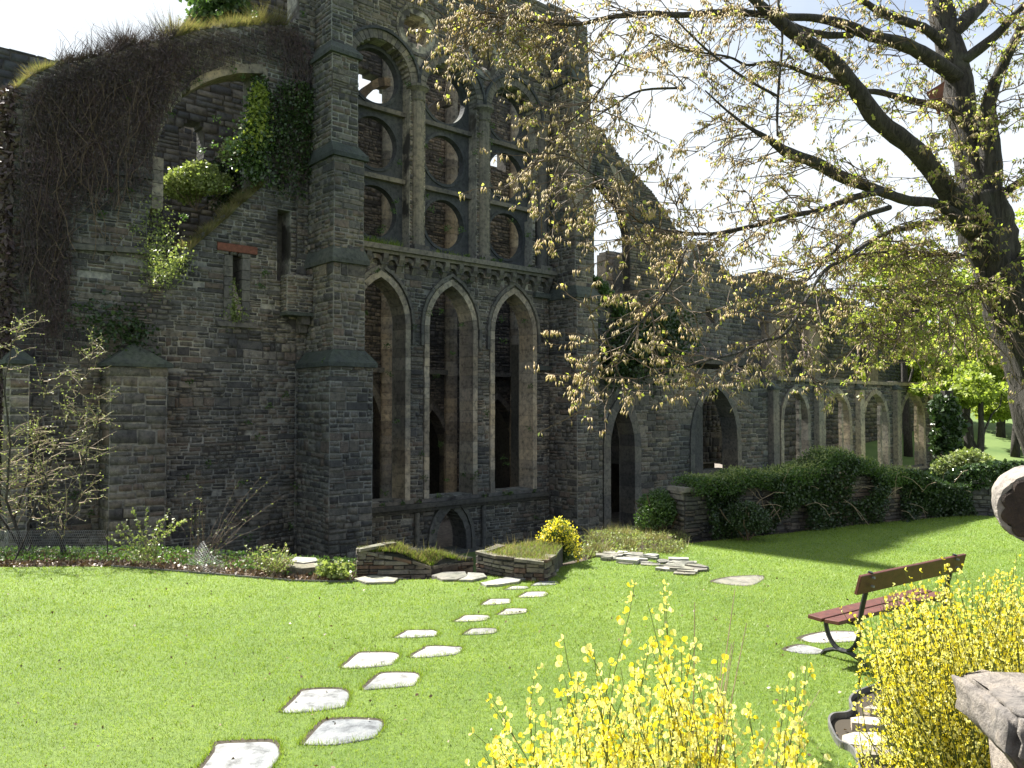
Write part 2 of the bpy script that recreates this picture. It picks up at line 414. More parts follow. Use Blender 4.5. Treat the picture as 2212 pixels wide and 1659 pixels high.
def core(fr, outer, holes, thick, h=.2, front=0.0, zs=None):
    """the mortar body behind the facing, stepped course by course"""
    mb = MB(); zlo = min(q[1] for q in outer); zhi = max(q[1] for q in outer)
    n = max(1, int((zhi-zlo)/h)); zs = [zlo+(zhi-zlo)*i/n for i in range(n+1)]
    prev = None; run = []
    for a, b in zip(zs[:-1], zs[1:]):
        iv = intervals((a+b)/2, [outer]+holes)
        if prev is not None and len(iv) == len(prev) and all(abs(p[0]-q[0]) < .004 and abs(p[1]-q[1]) < .004 for p, q in zip(iv, prev)):
            run[1] = b
        else:
            if prev is not None:
                for x0, x1 in prev: mb.fbox(fr, x0, x1, run[0], run[1], front-thick, front)
            run = [a, b]; prev = iv
    for x0, x1 in prev or []: mb.fbox(fr, x0, x1, run[0], run[1], front-thick, front)
    return mb
def wall(thing, fr, outer, holes, thick, mat='stone', mortar='mortar', budget=300, name='wall', back=False, **kw):
    front = kw.pop('front', 0.0)
    core(fr, outer, holes, thick, front=front).build(name, M[mortar], thing)
    st = lay(fr, outer, holes, front=front, **kw)
    if back:
        fb = fr.sub(0, front-thick, 180)
        mir = lambda P: [(-t, z) for t, z in P]
        kb = dict(kw); kb['lmax'] = kw.get('lmax', .6)*1.3; kb['hmin'] = kw.get('hmin', .13)*1.4; kb['hmax'] = kw.get('hmax', .24)*1.4
        st += lay(fb, mir(outer), [mir(h) for h in holes], **kb)
    place_stones(thing, st, M[mat], budget)
def block(thing, fr, t0, t1, z0, z1, o0, o1, mat='stone', mortar='mortar', budget=60, name='pier', seed=3, **kw):
    """a pier or buttress stage with faced front and sides, one part with its stones below"""
    mb = MB(); mb.fbox(fr, t0, t1, z0, z1, o0, o1)
    part = mb.build(name, M[mortar], thing)
    zs = courses(z0, z1, kw.get('hmin', .16), kw.get('hmax', .3), random.Random(seed))
    st = lay(fr, [(t0, z0), (t1, z0), (t1, z1), (t0, z1)], [], front=o1, seed=seed, zs=zs, **kw)
    fl = fr.sub(t0, o0, -90); frr = fr.sub(t1, o1, 90); w = o1-o0
    st += lay(fl, [(0, z0), (w, z0), (w, z1), (0, z1)], [], seed=seed+1, zs=zs, **kw)
    st += lay(frr, [(0, z0), (w, z0), (w, z1), (0, z1)], [], seed=seed+2, zs=zs, **kw)
    place_stones(part, st, M[mat], budget)
    return part
def frustum(fr, b, t, z0, z1, z2):
    """weathering: b=(t0,t1,o0,o1) foot, t same at top; z0..z1 upright lip, z2 top"""
    mb = MB()
    q = lambda r, z: [fr.p(r[0], z, r[2]), fr.p(r[1], z, r[2]), fr.p(r[1], z, r[3]), fr.p(r[0], z, r[3])]
    vs = q(b, z0)+q(b, z1)+q(t, z2)
    fs = [(3, 2, 1, 0), (8, 9, 10, 11)]
    for k in (0, 4):
        fs += [(k+i, k+(i+1) % 4, k+4+(i+1) % 4, k+4+i) for i in range(4)]
    mb.add(vs, fs); return mb

def pointed(tc, hw, z0, zs, k=.85, n=14):
    """outline of an opening: list of (t,z), and stations for its frame (inner,outer direction)"""
    Rr = 2*hw*k; cr = tc+hw-Rr       # centre for the right arc
    am = math.acos(max(-1, min(1, (tc-cr)/Rr)))
    st = []       # (t,z, nt,nz) right side from foot to apex
    st.append((tc+hw, z0, 1, 0)); 
    for i in range(n+1):
        a = am*i/n; st.append((cr+Rr*math.cos(a), zs+Rr*math.sin(a), math.cos(a), math.sin(a)))
    left = [(2*tc-t, z, -nt, nz) for t, z, nt, nz in st]
    return st, left[::-1]
def opening(tc, hw, z0, zs, k=.85, n=14):
    r, l = pointed(tc, hw, z0, zs, k, n)
    return [(q[0], q[1]) for q in r]+[(q[0], q[1]) for q in l[1:]]
def arch_stones(fr, tc, hw, z0, zs, k, w, o0, o1, jam=(.35, .55), arc=.38, seed=2, gap=.012):
    """list of 8-corner blocks lining an opening"""
    rnd = random.Random(seed); out = []
    def blk(a, b):     # stations a,b: (t,z,nt,nz)
        def pt(s, e, off): return fr.p(s[0]+s[2]*e, s[1]+s[3]*e, off)
        o = o1+rnd.uniform(-.012, .012)
        dt = Vector((b[0]-a[0], b[1]-a[1])); L = dt.length or 1; g = gap/L/2
        lerp = lambda u: tuple(a[i]+(b[i]-a[i])*u for i in range(4))
        a2, b2 = lerp(g), lerp(1-g)
        out.append([pt(a2, 0, o), pt(a2, w, o), pt(b2, w, o), pt(b2, 0, o), pt(a2, 0, o0), pt(a2, w, o0), pt(b2, w, o0), pt(b2, 0, o0)])
    Rr = 2*hw*k; cr = tc+hw-Rr; am = math.acos(max(-1, min(1, (tc-cr)/Rr)))
    for sgn in (1, -1):
        z = z0
        S_ = lambda t, z_, nt, nz: (t if sgn > 0 else 2*tc-t, z_, nt*sgn, nz)
        while z < zs-.02:
            e = z+rnd.uniform(*jam)
            if zs-e < jam[0]*.6: e = zs
            blk(S_(tc+hw, z, 1, 0), S_(tc+hw, e, 1, 0)); z = e
        m = max(2, int(round(am*Rr/arc)))
        for i in range(m):
            a, b = am*i/m, am*(i+1)/m
            f = lambda x: S_(cr+Rr*math.cos(x), zs+Rr*math.sin(x), math.cos(x), math.sin(x))
            if i == m-1:
                # last block ends at apex vertical
                A, B = f(a), f(b); ez = (w**2-0)**.5
                o = o1
                outer_top = zs+math.sqrt(max(0, (Rr+w)**2-(tc-cr)**2))
                out.append([fr.p(A[0], A[1], o), fr.p(A[0]+A[2]*w, A[1]+A[3]*w, o), fr.p(tc, outer_top, o), fr.p(tc, B[1], o),
                            fr.p(A[0], A[1], o0), fr.p(A[0]+A[2]*w, A[1]+A[3]*w, o0), fr.p(tc, outer_top, o0), fr.p(tc, B[1], o0)])
            else: blk(f(a), f(b))
    return out
def put_blocks(parent, blocks, mat, name='arch_stone', single=True):
    if single:
        for b in blocks:
            mb = MB(); mb.box8(b); mb.build(name, mat, parent)
    else:
        mb = MB()
        for b in blocks: mb.box8(b)
        mb.build(name+'s', mat, parent, 'stuff')
# ================================================================ the setting: ground, lawn, bed, meadow
EDGE = [(-260, 1226), (0, 1225), (130, 1224), (240, 1224), (330, 1231), (480, 1243), (640, 1256), (740, 1258), (870, 1252), (1000, 1250),
        (1200, 1227), (1290, 1203), (1420, 1186), (1480, 1174), (1700, 1151), (1900, 1128), (2080, 1113), (2330, 1119), (2700, 1130)]
edge = [gp(x, y) for x, y in EDGE]
lawn_poly = [(p.x, p.y) for p in edge]+[(16, 8), (16, 3.6), (-16, 3.6), (-16, 8)]
def inside(poly, X, Y):
    X = np.asarray(X); Y = np.asarray(Y); c = np.zeros(X.shape, bool); n = len(poly)
    for i in range(n):
        x0, y0 = poly[i]; x1, y1 = poly[(i+1) % n]
        m = ((y0 <= Y) != (y1 <= Y)); xx = x0+(Y-y0)*(x1-x0)/((y1-y0) if y1 != y0 else 1e-9)
        c ^= m & (X < xx)
    return c

# lawn material
m, n, l, b = newmat('mown_lawn')
g = geo_pos(n); pos = g.outputs['Position']
a1 = noise(n, l, .55, 4, .6, pos); a2 = noise(n, l, 14, 6, .75, pos); a3 = noise(n, l, 90, 4, .8, pos)
c = mixc(n, l, (.085, .16, .010), (.13, .21, .02), maprange(n, l, a1.outputs[0], .35, .65))
c = mixc(n, l, c, ramp_out(n, l, a2.outputs[0], [(.3, (.5, .6, .5)), (.7, (1.5, 1.35, 1.4))]), .8, 'MULTIPLY')
c = mixc(n, l, c, ramp_out(n, l, a3.outputs[0], [(.35, (.5, .55, .45)), (.65, (1.5, 1.45, 1.4))]), .7, 'MULTIPLY')
l.new(c, b.inputs['Base Color']); b.inputs['Roughness'].default_value = .8
bp = n.new('ShaderNodeBump'); bp.inputs['Strength'].default_value = .9; bp.inputs['Distance'].default_value = .03
l.new(a3.outputs[0], bp.inputs['Height']); l.new(bp.outputs[0], b.inputs['Normal'])
M['lawn'] = m
m, n, l, b = newmat('meadow_grass')
g = geo_pos(n); pos = g.outputs['Position']; a1 = noise(n, l, .25, 6, .65, pos)
c = mixc(n, l, (.05, .095, .015), (.10, .15, .035), maprange(n, l, a1.outputs[0], .35, .65))
l.new(c, b.inputs['Base Color']); b.inputs['Roughness'].default_value = .9
M['meadow'] = m

mb = MB(); mb.add([(x, y, 0) for x, y in lawn_poly], [tuple(range(len(lawn_poly)))])
mb.build('lawn', M['lawn'], None, 'structure')
mb = MB()      # bank of earth falling from the lawn to the foot of the church
def nrm(i):
    a = edge[max(0, i-1)]; b_ = edge[min(len(edge)-1, i+1)]; d = (b_-a).normalized(); return Vector((-d.y, d.x, 0))
rows = []
for i, p in enumerate(edge):
    q = nrm(i); w0 = 1.9 if i < 6 else (.45 if i < 12 else 1.2)
    rows.append([p+Vector((0, 0, -.012)), p+q*.02+Vector((0, 0, -.03)), p+q*w0+Vector((0, 0, -.10)), p+q*(w0+1.4)+Vector((0, 0, -.9)), p+q*(w0+4.5)+Vector((0, 0, BASE-.1))])
vs = [v for r_ in rows for v in r_]; k = 5
mb.add(vs, [(i*k+j, i*k+j+1, (i+1)*k+j+1, (i+1)*k+j) for i in range(len(rows)-1) for j in range(k-1)])
mb.build('soil_bank', M['soil'], None, 'structure')
mb = MB(); mb.quad((-900, -60, BASE), (900, -60, BASE), (900, 1500, BASE), (-900, 1500, BASE)); mb.build('ground', M['meadow'], None, 'structure')
mb = MB()      # raised terrace on which the photographer stands, just outside the picture
mb.prism([Vector((-6, -4, 1.0)), Vector((6, -4, 1.0)), Vector((6, 2.9, 1.0)), Vector((-6, 2.9, 1.0))], -3)
mb.build('terrace_ground', M['soil'], None, 'structure')
mb = MB()      # meadow rising behind the ruin on the right
G = []
for i in range(24):
    for j in range(16):
        x = 20+i*9; y = 40+j*10; u = min(1, max(0, (y-48)/60)); G.append((x, y, BASE+.02+u*u*(3-2*u)*6.2+.6*math.sin(x*.05+y*.03)*u))
mb.add(G, [(i*16+j, (i+1)*16+j, (i+1)*16+j+1, i*16+j+1) for i in range(23) for j in range(15)])
mb.build('meadow', M['meadow'], None, 'structure', smooth=True)

# ================================================================ the church
px = F.px
def poly(pts, off=0.0, fr=None): return [(q[1], q[2]) if len(q) == 3 else (fr or F).px(q[0], q[1], off) for q in pts]
def facing(thing, fr, outer, core_holes, stone_holes, thick, budget, mat='stone', mortar='mortar', seed=1, front=0.0, h=.17, **kw):
    core(fr, outer, core_holes, thick, h=h, front=front).build('wall', M[mortar], thing)
    place_stones(thing, lay(fr, outer, stone_holes, front=front, seed=seed, **kw), M[mat], budget)

XS = px(640, 600)[0]                     # where the transept front begins
TR = px(1283, 600)[0]                    # and ends
LC = [.53, 3.92, 7.35]                   # bays
ZSILL, ZSPR, ZGAL, ZCAP = -.95, 6.1, 8.95, 15.75

fac = empty('transept_front', F.p(4, BASE), 'tall roofless church front of dark rubble stone with three lancets and rows of round openings', 'church front')
top = [(XS, BASE), (XS, 23.2), (5.0, 23.2), px(1100, -40), px(1150, 0), px(1205, 14), px(1240, 38), px(1268, 60), px(1276, 260), (TR, px(1283, 500)[1]), (TR, BASE)]
ch, sh = [], []
LZ = [(ZSILL, 6.0), (ZSILL, 6.0), (ZSILL, 6.0)]
for tc in LC:
    ch.append(opening(tc, 1.16, ZSILL, 6.02, .85)); sh.append(opening(tc, 1.38, ZSILL-.0, 6.02, .82))
BH = 1.32
for tc in LC:
    arc = [(tc+BH*math.cos(PI*i/16), ZCAP+BH*math.sin(PI*i/16)) for i in range(17)]
    ch.append([(tc-BH, ZGAL+.02), (tc+BH, ZGAL+.02)]+arc)
    B2 = BH+.34
    arc2 = [(tc+B2*math.cos(PI*i/16), ZCAP+B2*math.sin(PI*i/16)) for i in range(17)]
    sh.append([(tc-BH, ZGAL+.02), (tc+BH, ZGAL+.02), (tc+BH, ZCAP)]+arc2+[(tc-BH, ZCAP)])
OC = [(2.2, 17.95), (5.65, 17.95)]
circ = lambda t, z, r, n=20: [(t+r*math.cos(2*PI*i/n), z+r*math.sin(2*PI*i/n)) for i in range(n)]
for t, z in OC: ch.append(circ(t, z, .66)); sh.append(circ(t, z, 1.02))
PT = 3.95
ch.append(opening(PT, .78, BASE, -2.75, 1.0)); sh.append(opening(PT, 1.18, BASE, -2.75, .9))
slotA = poly([(1149, 481), (1184, 484), (1184, 577), (1149, 574)]); slotB = poly([(1164, 362), (1190, 364), (1190, 411), (1164, 409)])
for s_ in (slotA, slotB):
    t0 = min(q[0] for q in s_); t1 = max(q[0] for q in s_); z0 = min(q[1] for q in s_); z1 = max(q[1] for q in s_)
    r_ = [(t0, z0), (t1, z0), (t1, z1), (t0, z1)]; ch.append(r_); sh.append(r_)
facing(fac, F, top, ch, sh, .95, 190, seed=7, lmin=.2, lmax=.62, hmin=.12, hmax=.25, gaps=.014)
# lancets
for i, tc in enumerate(LC):
    lw = MB()
    for s_ in (-1, 1): pass
    win = MB(); win.fbox(F, tc-1.5, tc+1.5, ZSILL-.14, ZSILL, -.95, .12)
    wo = win.build('lancet_window', M['dressed_grey'], fac); wo['label'] = 'tall pointed lancet opening with pale dressed jambs'
    put_blocks(wo, arch_stones(F, tc, 1.12, ZSILL, 6.02, .85, .24, -.86, .075, seed=20+i), M['dressed'])
    put_blocks(wo, arch_stones(F, tc, 1.42, 5.2, 6.02, .80, .13, -.2, .13, jam=(.4, .6), arc=.5, seed=30+i), M['dressed_grey'], 'hood_stone')
# gallery floor with its corbels
lg = MB(); lg.fbox(F, -1.25, 9.75, ZGAL-.2, ZGAL, -.6, .5); lg.fbox(F, -1.25, 9.75, ZGAL-.32, ZGAL-.2, .0, .36)
gal = lg.build('gallery_ledge', M['dressed_grey'], fac)
for i in range(15):
    t = -.9+i*.73
    mb = MB(); prof = [(0, ZGAL-.32), (.36, ZGAL-.32), (.34, ZGAL-.5), (.2, ZGAL-.68), (.05, ZGAL-.95), (0, ZGAL-1.0)]
    vs = [F.p(t-.11, z, o+.02) for o, z in prof]+[F.p(t+.11, z, o+.02) for o, z in prof]; k = len(prof)
    mb.add(vs, [tuple(range(k)), tuple(range(2*k-1, k-1, -1))]+[(j, (j+1) % k, k+(j+1) % k, k+j) for j in range(k)])
    cb = mb.build('corbel', M['dressed_grey'], gal)
    if i < 14:     # little round arch between corbels
        mb = MB(); c_ = t+.365; seg = 8
        for j in range(seg):
            a, a2 = PI*j/seg, PI*(j+1)/seg; r0, r1 = .2, .36
            P = lambda r, w, o: F.p(c_+r*math.cos(w), ZGAL-.72+r*math.sin(w)*1.05, o)
            mb.box8([P(r0, a, .24), P(r1, a, .24), P(r1, a2, .24), P(r0, a2, .24), P(r0, a, -.02), P(r1, a, -.02), P(r1, a2, -.02), P(r0, a2, -.02)])
        mb.build('small_arch', M['stone'], gal)
# bays with round arches, tracery of stacked circles
ROWZ = [10.42, 13.15, ZCAP+.05]
for i, tc in enumerate(LC):
    bay_m = MB()
    # tracery slabs
    for rz, z in enumerate(ROWZ):
        hh = 1.36; r = 1.07 if rz < 2 else 1.12; n_ = 48; o1, o0 = -.52, -.74
        slab = MB(); ins, outs = [], []
        for j in range(n_):
            a = 2*PI*j/n_; ca, sa = math.cos(a), math.sin(a)
            ins.append((tc+r*ca, z+r*sa))
            if rz == 2 and sa > 0: e = BH+.04
            else: e = min((BH+.03)/max(1e-6, abs(ca)), hh/max(1e-6, abs(sa)))
            outs.append((tc+e*ca, z+e*sa))
        vs = [F.p(t, q, o1) for t, q in ins]+[F.p(t, q, o1) for t, q in outs]+[F.p(t, q, o0) for t, q in ins]+[F.p(t, q, o0) for t, q in outs]
        fs = []
        for j in range(n_):
            k = (j+1) % n_
            fs += [(j, n_+j, n_+k, k), (2*n_+j, 2*n_+k, 3*n_+k, 3*n_+j), (j, k, 2*n_+k, 2*n_+j)]
        slab.add(vs, fs)
        tr = slab.build('tracery_panel', M['tracery'], fac); tr['label'] = 'dark stone panel pierced by a round opening'
        # raised rim of the circle
        rim = MB()
        for j in range(n_):
            a, a2 = 2*PI*j/n_, 2*PI*(j+1)/n_
            P = lambda rr, w, o: F.p(tc+rr*math.cos(w), z+rr*math.sin(w), o)
            rim.box8([P(r-.05, a, -.47), P(r+.07, a, -.47), P(r+.07, a2, -.47), P(r-.05, a2, -.47), P(r-.05, a, -.80), P(r+.07, a, -.80), P(r+.07, a2, -.80), P(r-.05, a2, -.80)])
        rim.build('rim', M['tracery'], tr)
        if rz < 2:
            mb = MB(); mb.fbox(F, tc-BH-.02, tc+BH+.02, z+hh-.1, z+hh+.08, -.78, -.3); mb.build('tracery_ledge', M['dressed_grey'], fac)
    # arch of two orders
    ar = MB(); ar.fbox(F, tc-BH-.36, tc-BH, ZCAP-.12, ZCAP-.005, -.5, .09); ar.fbox(F, tc+BH, tc+BH+.36, ZCAP-.12, ZCAP-.005, -.5, .09)
    ba = bay_m
    A = ar.build('round_arch', M['dressed_grey'], fac)
    ns = 22
    for j in range(ns):
        a, a2 = PI*(j+.04)/ns, PI*(j+.96)/ns
        P = lambda rr, w, o: F.p(tc+rr*math.cos(w), ZCAP+rr*math.sin(w), o)
        mb = MB(); o = .07+random.uniform(-.01, .015)
        mb.box8([P(BH, a, o), P(BH+.34, a, o), P(BH+.34, a2, o), P(BH, a2, o), P(BH, a, -.5), P(BH+.34, a, -.5), P(BH+.34, a2, -.5), P(BH, a2, -.5)])
        mb.build('arch_stone', M['dressed_grey'], A)
    hd = MB()
    for j in range(30):
        a, a2 = PI*j/30, PI*(j+1)/30
        P = lambda rr, w, o: F.p(tc+rr*math.cos(w), ZCAP+rr*math.sin(w), o)
        hd.box8([P(BH+.34, a, .16), P(BH+.44, a, .16), P(BH+.44, a2, .16), P(BH+.34, a2, .16), P(BH+.34, a, 0), P(BH+.44, a, 0), P(BH+.44, a2, 0), P(BH+.34, a2, 0)])
    hd.build('hood_mould', M['tracery'], A)
# columns between bays
for tc in [(LC[0]+LC[1])/2, (LC[1]+LC[2])/2, LC[2]+1.72, LC[0]-1.65]:
    mb = MB(); ks = 12
    z = ZGAL+.02
    q = F.p(tc, z, .0)
    mb.tube([q, F.p(tc, ZCAP-.72, 0)], [.27, .27], 14)
    col = mb.build('column', M['dressed_grey'], fac)
    cp = MB(); cp.tube([F.p(tc, ZCAP-.72, 0), F.p(tc, ZCAP-.66, 0), F.p(tc, ZCAP-.62, 0), F.p(tc, ZCAP-.35, 0), F.p(tc, ZCAP-.22, 0), F.p(tc, ZCAP-.2, 0), F.p(tc, ZCAP-.1, 0)], [.3, .33, .28, .30, .42, .46, .46], 14)
    cp.build('capital', M['dressed_grey'], col)
    bs = MB(); bs.fbox(F, tc-.36, tc+.36, ZGAL+.002, ZGAL+.22, -.3, .36); bs.build('base', M['dressed_grey'], col)
# oculi
for t, z in OC:
    ns = 24; rg = MB(); blocks = []
    P = lambda rr, w, o: F.p(t+rr*math.cos(w), z+rr*math.sin(w), o)
    for j in range(ns): 
        a, a2 = 2*PI*(j+.04)/ns, 2*PI*(j+.96)/ns
        blocks.append([P(.92, a, .05), P(1.04, a, .06), P(1.04, a2, .06), P(.92, a2, .05), P(.64, a, -.5), P(1.04, a, -.5), P(1.04, a2, -.5), P(.64, a2, -.5)])
    bm_ = MB(); 
    for j in range(32):
        a, a2 = 2*PI*j/32, 2*PI*(j+1)/32
        bm_.box8([P(.62, a, -.49), P(.70, a, -.49), P(.70, a2, -.49), P(.62, a2, -.49), P(.62, a, -.94), P(.70, a, -.94), P(.70, a2, -.94), P(.62, a2, -.94)])
    oc = bm_.build('oculus', M['dressed_grey'], fac); put_blocks(oc, blocks, M['dressed_grey'], 'arch_stone')
# sill cornice and blocked portal below the lancets
mb = MB(); mb.fbox(F, -1.2, 9.3, ZSILL-.32, ZSILL-.15, 0, .34); mb.fbox(F, -1.2, 9.3, ZSILL-.46, ZSILL-.32, 0, .2); mb.build('sill_cornice', M['mortar_dark'], fac)
po = MB(); po.fbox(F, PT-1.5, PT+1.5, BASE, BASE+.12, -.9, .25); po = po.build('blocked_portal', M['dressed_grey'], fac)
put_blocks(po, arch_stones(F, PT, .76, BASE+.12, -2.75, 1.0, .26, -.9, .05, seed=44), M['dressed_grey'])
put_blocks(po, arch_stones(F, PT, 1.03, BASE+.12, -2.75, .93, .17, -.4, .12, seed=45, arc=.5), M['dressed_grey'], 'hood_stone')
for tt in (PT-1.75, PT+1.65):
    mb = MB(); mb.tube([F.p(tt, BASE, .1), F.p(tt, ZSILL-.5, .1)], .1, 8); mb.build('shaft', M['dressed_grey'], po)
# buttresses
def buttress(stages, label, seed):
    """stages from the top: (z0,z1,t0,t1,off)"""
    a = MB(); z0, z1, t0, t1, o = stages[-1]
    a.fbox(F, t0-.08, t1+.08, BASE-.2, BASE+.35, 0, o+.1)
    bt = a.build('buttress', M['dressed_grey'], fac); bt['label'] = label
    allst = []
    cm = MB()
    for i, (z0, z1, t0, t1, o) in enumerate(stages):
        cm.fbox(F, t0, t1, z0, z1, 0, o)
        zs = courses(z0, z1, .14, .31, random.Random(seed+i)); kw = dict(lmin=.22, lmax=.62, joint=.024)
        allst += lay(F, [(t0, z0), (t1, z0), (t1, z1), (t0, z1)], [], front=o, seed=seed+i, zs=zs, **kw)
        for fr in (F.sub(t0, 0, -90), F.sub(t1, o, 90)):
            allst += lay(fr, [(0, z0), (o, z0), (o, z1), (0, z1)], [], seed=seed+i+50, zs=zs, **kw)
        if i:
            pz0, pz1, pt0, pt1, po_ = stages[i-1]
            cap = frustum(F, (t0-.12, t1+.12, 0, o+.14), (pt0-.01, pt1+.01, 0, po_+.01), z1-.06, z1+.09, z1+.55)
            cap.build('weathering', M['slate'], bt)
    cm.build('core', M['mortar'], bt)
    place_stones(bt, allst, M['stone'], 55)
buttress([(15.2, 23.6, -2.3, -1.45, 1.25), (11.45, 15.2, -2.45, -1.42, 1.6), (7.75, 11.45, -2.52, -1.36, 1.95), (4.15, 7.75, -2.55, -1.33, 2.0), (BASE, 4.15, -2.85, -1.2, 2.35)],
         'stepped rubble buttress left of the lancets with mossy weatherings', 60)
ta, tb = F.px(1242, 550, 1.6)[0], F.px(1279, 550, 1.6)[0]
buttress([(px(1240, 175, 1.4)[1], px(1240, 62, 1.4)[1], ta-.1, tb-.35, 1.4), (px(1240, 473, 1.6)[1], px(1240, 175, 1.4)[1], ta, tb-.1, 1.5), (px(1240, 640, 1.6)[1], px(1240, 473, 1.6)[1], ta, tb, 1.6), (BASE, px(1240, 640, 1.6)[1], ta-.1, tb+.15, 1.8)],
         'right hand buttress of the church front half hidden by catkin twigs', 90)
# string courses on the right of the lancets, dark slots' pale reveals
z_ = px(1170, 640)[1]; mb = MB(); mb.fbox(F, px(1149, 640)[0], ta, z_-.1, z_+.12, 0, .25); mb.build('string_course', M['slate'], fac)
z_ = px(1170, 795)[1]; mb = MB(); mb.fbox(F, px(1155, 795)[0], TR, z_-.1, z_+.1, 0, .2); mb.build('string_course', M['slate'], fac)

# ---------------------------------------------------------------- ivy clad wall on the left
TL = px(33, 500)[0]
iw = empty('ivy_clad_wall', F.p(-10, BASE), 'ruined rubble wall left of the church front, smothered in bare vines round a broken window', 'ruined wall')
topl = [(TL, BASE), px(33, 190), px(60, 165), px(110, 142), px(160, 136), px(200, 122), px(250, 112), px(280, 97), px(330, 92), px(380, 80), px(420, 64), px(500, 56), px(560, 52), px(600, 52), (XS, px(636, 40)[1]), (XS, BASE)]
brk = poly([(330, 612), (317, 560), (318, 470), (328, 440), (330, 350), (345, 290), (362, 250), (385, 215), (410, 190), (440, 173), (475, 160), (515, 152), (566, 153), (578, 170), (577, 250), (570, 330), (560, 402), (500, 455), (440, 505), (400, 545), (360, 600)])
s1 = poly([(484, 548), (537, 550), (537, 692), (484, 692)]); s2 = poly([(599, 455), (626, 457), (626, 612), (599, 610)])
def rect(P):
    t0 = min(q[0] for q in P); t1 = max(q[0] for q in P); z0 = min(q[1] for q in P); z1 = max(q[1] for q in P); return [(t0, z0), (t1, z0), (t1, z1), (t0, z1)]
s1, s2 = rect(s1), rect(s2)
facing(iw, F, topl, [brk, s1, s2], [brk, s1, s2], .95, 240, seed=17, lmin=.2, lmax=.6, hmin=.10, hmax=.22, gaps=.016)
place_stones(iw, lay(F.sub(TL, -.95, -90), [(0, BASE), (.95, BASE), (.95, px(33, 190)[1]), (0, px(33, 190)[1])], [], seed=99), M['stone'], 0, 'end_stone')
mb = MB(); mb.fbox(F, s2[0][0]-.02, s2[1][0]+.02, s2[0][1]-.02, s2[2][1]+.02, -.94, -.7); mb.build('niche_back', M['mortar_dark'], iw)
def bar(P0, P1, hgt, o, name='string_course', mat='dressed_grey', th=iw):
    (t0, z0), (t1, z1) = P0, P1; mb = MB()
    mb.box8([F.p(t0, z0, o), F.p(t1, z1, o), F.p(t1, z1+hgt, o), F.p(t0, z0+hgt, o), F.p(t0, z0-.02, -.1), F.p(t1, z1-.02, -.1), F.p(t1, z1+hgt+.1, -.1), F.p(t0, z0+hgt+.1, -.1)])
    return mb.build(name, M[mat], th)
bar(px(50, 533), px(318, 549), .16, .16); bar(px(45, 352), px(330, 389), .14, .14)
bar((s1[0][0]-.25, s1[2][1]+.02), (s1[1][0]+.25, s1[2][1]+.02), .24, .09, 'lintel', 'rust'); bar((s1[0][0]-.25, s1[0][1]-.2), (s1[1][0]+.25, s1[0][1]-.2), .16, .14, 'sill')
for t_ in (s1[0][0]-.01, s1[1][0]-.27): 
    mb = MB(); z = s1[0][1]
    while z < s1[2][1]-.1:
        e = min(z+random.uniform(.3, .45), s1[2][1]); mb.fbox(F, t_, t_+.28, z+.01, e-.01, -.9, .06+random.uniform(0, .02)); z = e
    mb.build('jamb', M['dressed_grey'], iw)
# pale jamb and arch rim of the broken window
jp = px(327, 450); jq = px(352, 345)
mb = MB(); z = jp[1]
while z < jq[1]:
    e = z+.42; mb.fbox(F, jp[0], jp[0]+.34, z+.008, e-.008, -.9, .03); z = e
mb.build('pale_jamb', M['dressed'], iw)
mb = MB(); rimp = [(352, 345), (345, 290), (362, 250), (385, 215), (410, 190), (440, 173), (475, 160), (515, 152), (566, 153), (577, 170)][4:]
for a, b_ in zip(rimp[:-1], rimp[1:]):
    (t0, z0), (t1, z1) = px(*a), px(*b_)
    mb.box8([F.p(t0, z0-.1, .05), F.p(t1, z1-.1, .05), F.p(t1, z1+.22, .05), F.p(t0, z0+.22, .05), F.p(t0, z0-.1, -.9), F.p(t1, z1-.1, -.9), F.p(t1, z1+.22, -.9), F.p(t0, z0+.22, -.9)])
mb.build('arch_rim', M['dressed'], iw)
mb = MB(); t_ = px(547, 250)[0]; mb.fbox(F.sub(0, 0, 0), t_, t_+.3, px(560, 420)[1], px(560, 162)[1], -.93, -.25); mb.build('pale_jamb', M['dressed_grey'], iw)
# corbelled box
bx0, bx1 = px(604, 600)[0], px(664, 600)[0]; bz0, bz1 = px(640, 678)[1], px(640, 600)[1]
mb = MB(); mb.fbox(F, bx0, bx1, bz0-.12, bz0, 0, .62); lb = mb.build('corbelled_box', M['slate'], iw)
block(lb, F, bx0+.04, bx1-.02, bz0, bz1, 0, .5, budget=0, name='box_wall', seed=71, hmin=.1, hmax=.16)
for zz, oo in ((bz0-.12, .45), (bz0-.4, .25)):
    mb = MB(); mb.fbox(F, (bx0+bx1)/2+.1, (bx0+bx1)/2+.42, zz-.28, zz, 0, oo); mb.build('corbel', M['dressed_grey'], lb)
# two small gabled buttresses of the left wall
def small_buttress(xa, xb, y0, yp, o, seed, budget):
    t0, t1 = F.px(xa, 900, o)[0], F.px(xb, 900, o)[0]; z = F.px(xa, y0, o)[1]; zp = F.px(xa, yp, o*.4)[1]
    mb = MB(); e = .14; tm = (t0+t1)/2
    A = [F.p(t0-e, z, o+e), F.p(t1+e, z, o+e), F.p(t1+e, z, 0), F.p(t0-e, z, 0), F.p(t0-e, z+.1, o+e), F.p(t1+e, z+.1, o+e), F.p(t1+e, z+.1, 0), F.p(t0-e, z+.1, 0), F.p(tm, zp, o*.35), F.p(tm, zp, -.05)]
    mb.add(A, [(3, 2, 1, 0), (0, 1, 5, 4), (1, 2, 6, 5), (3, 0, 4, 7), (4, 5, 8), (5, 6, 9, 8), (7, 4, 8, 9)])
    bt = mb.build('buttress', M['slate'], iw)
    block(bt, F, t0, t1, BASE, z, 0, o, budget=0, name='pier', seed=seed, hmin=.18, hmax=.36, lmin=.35, lmax=.8)
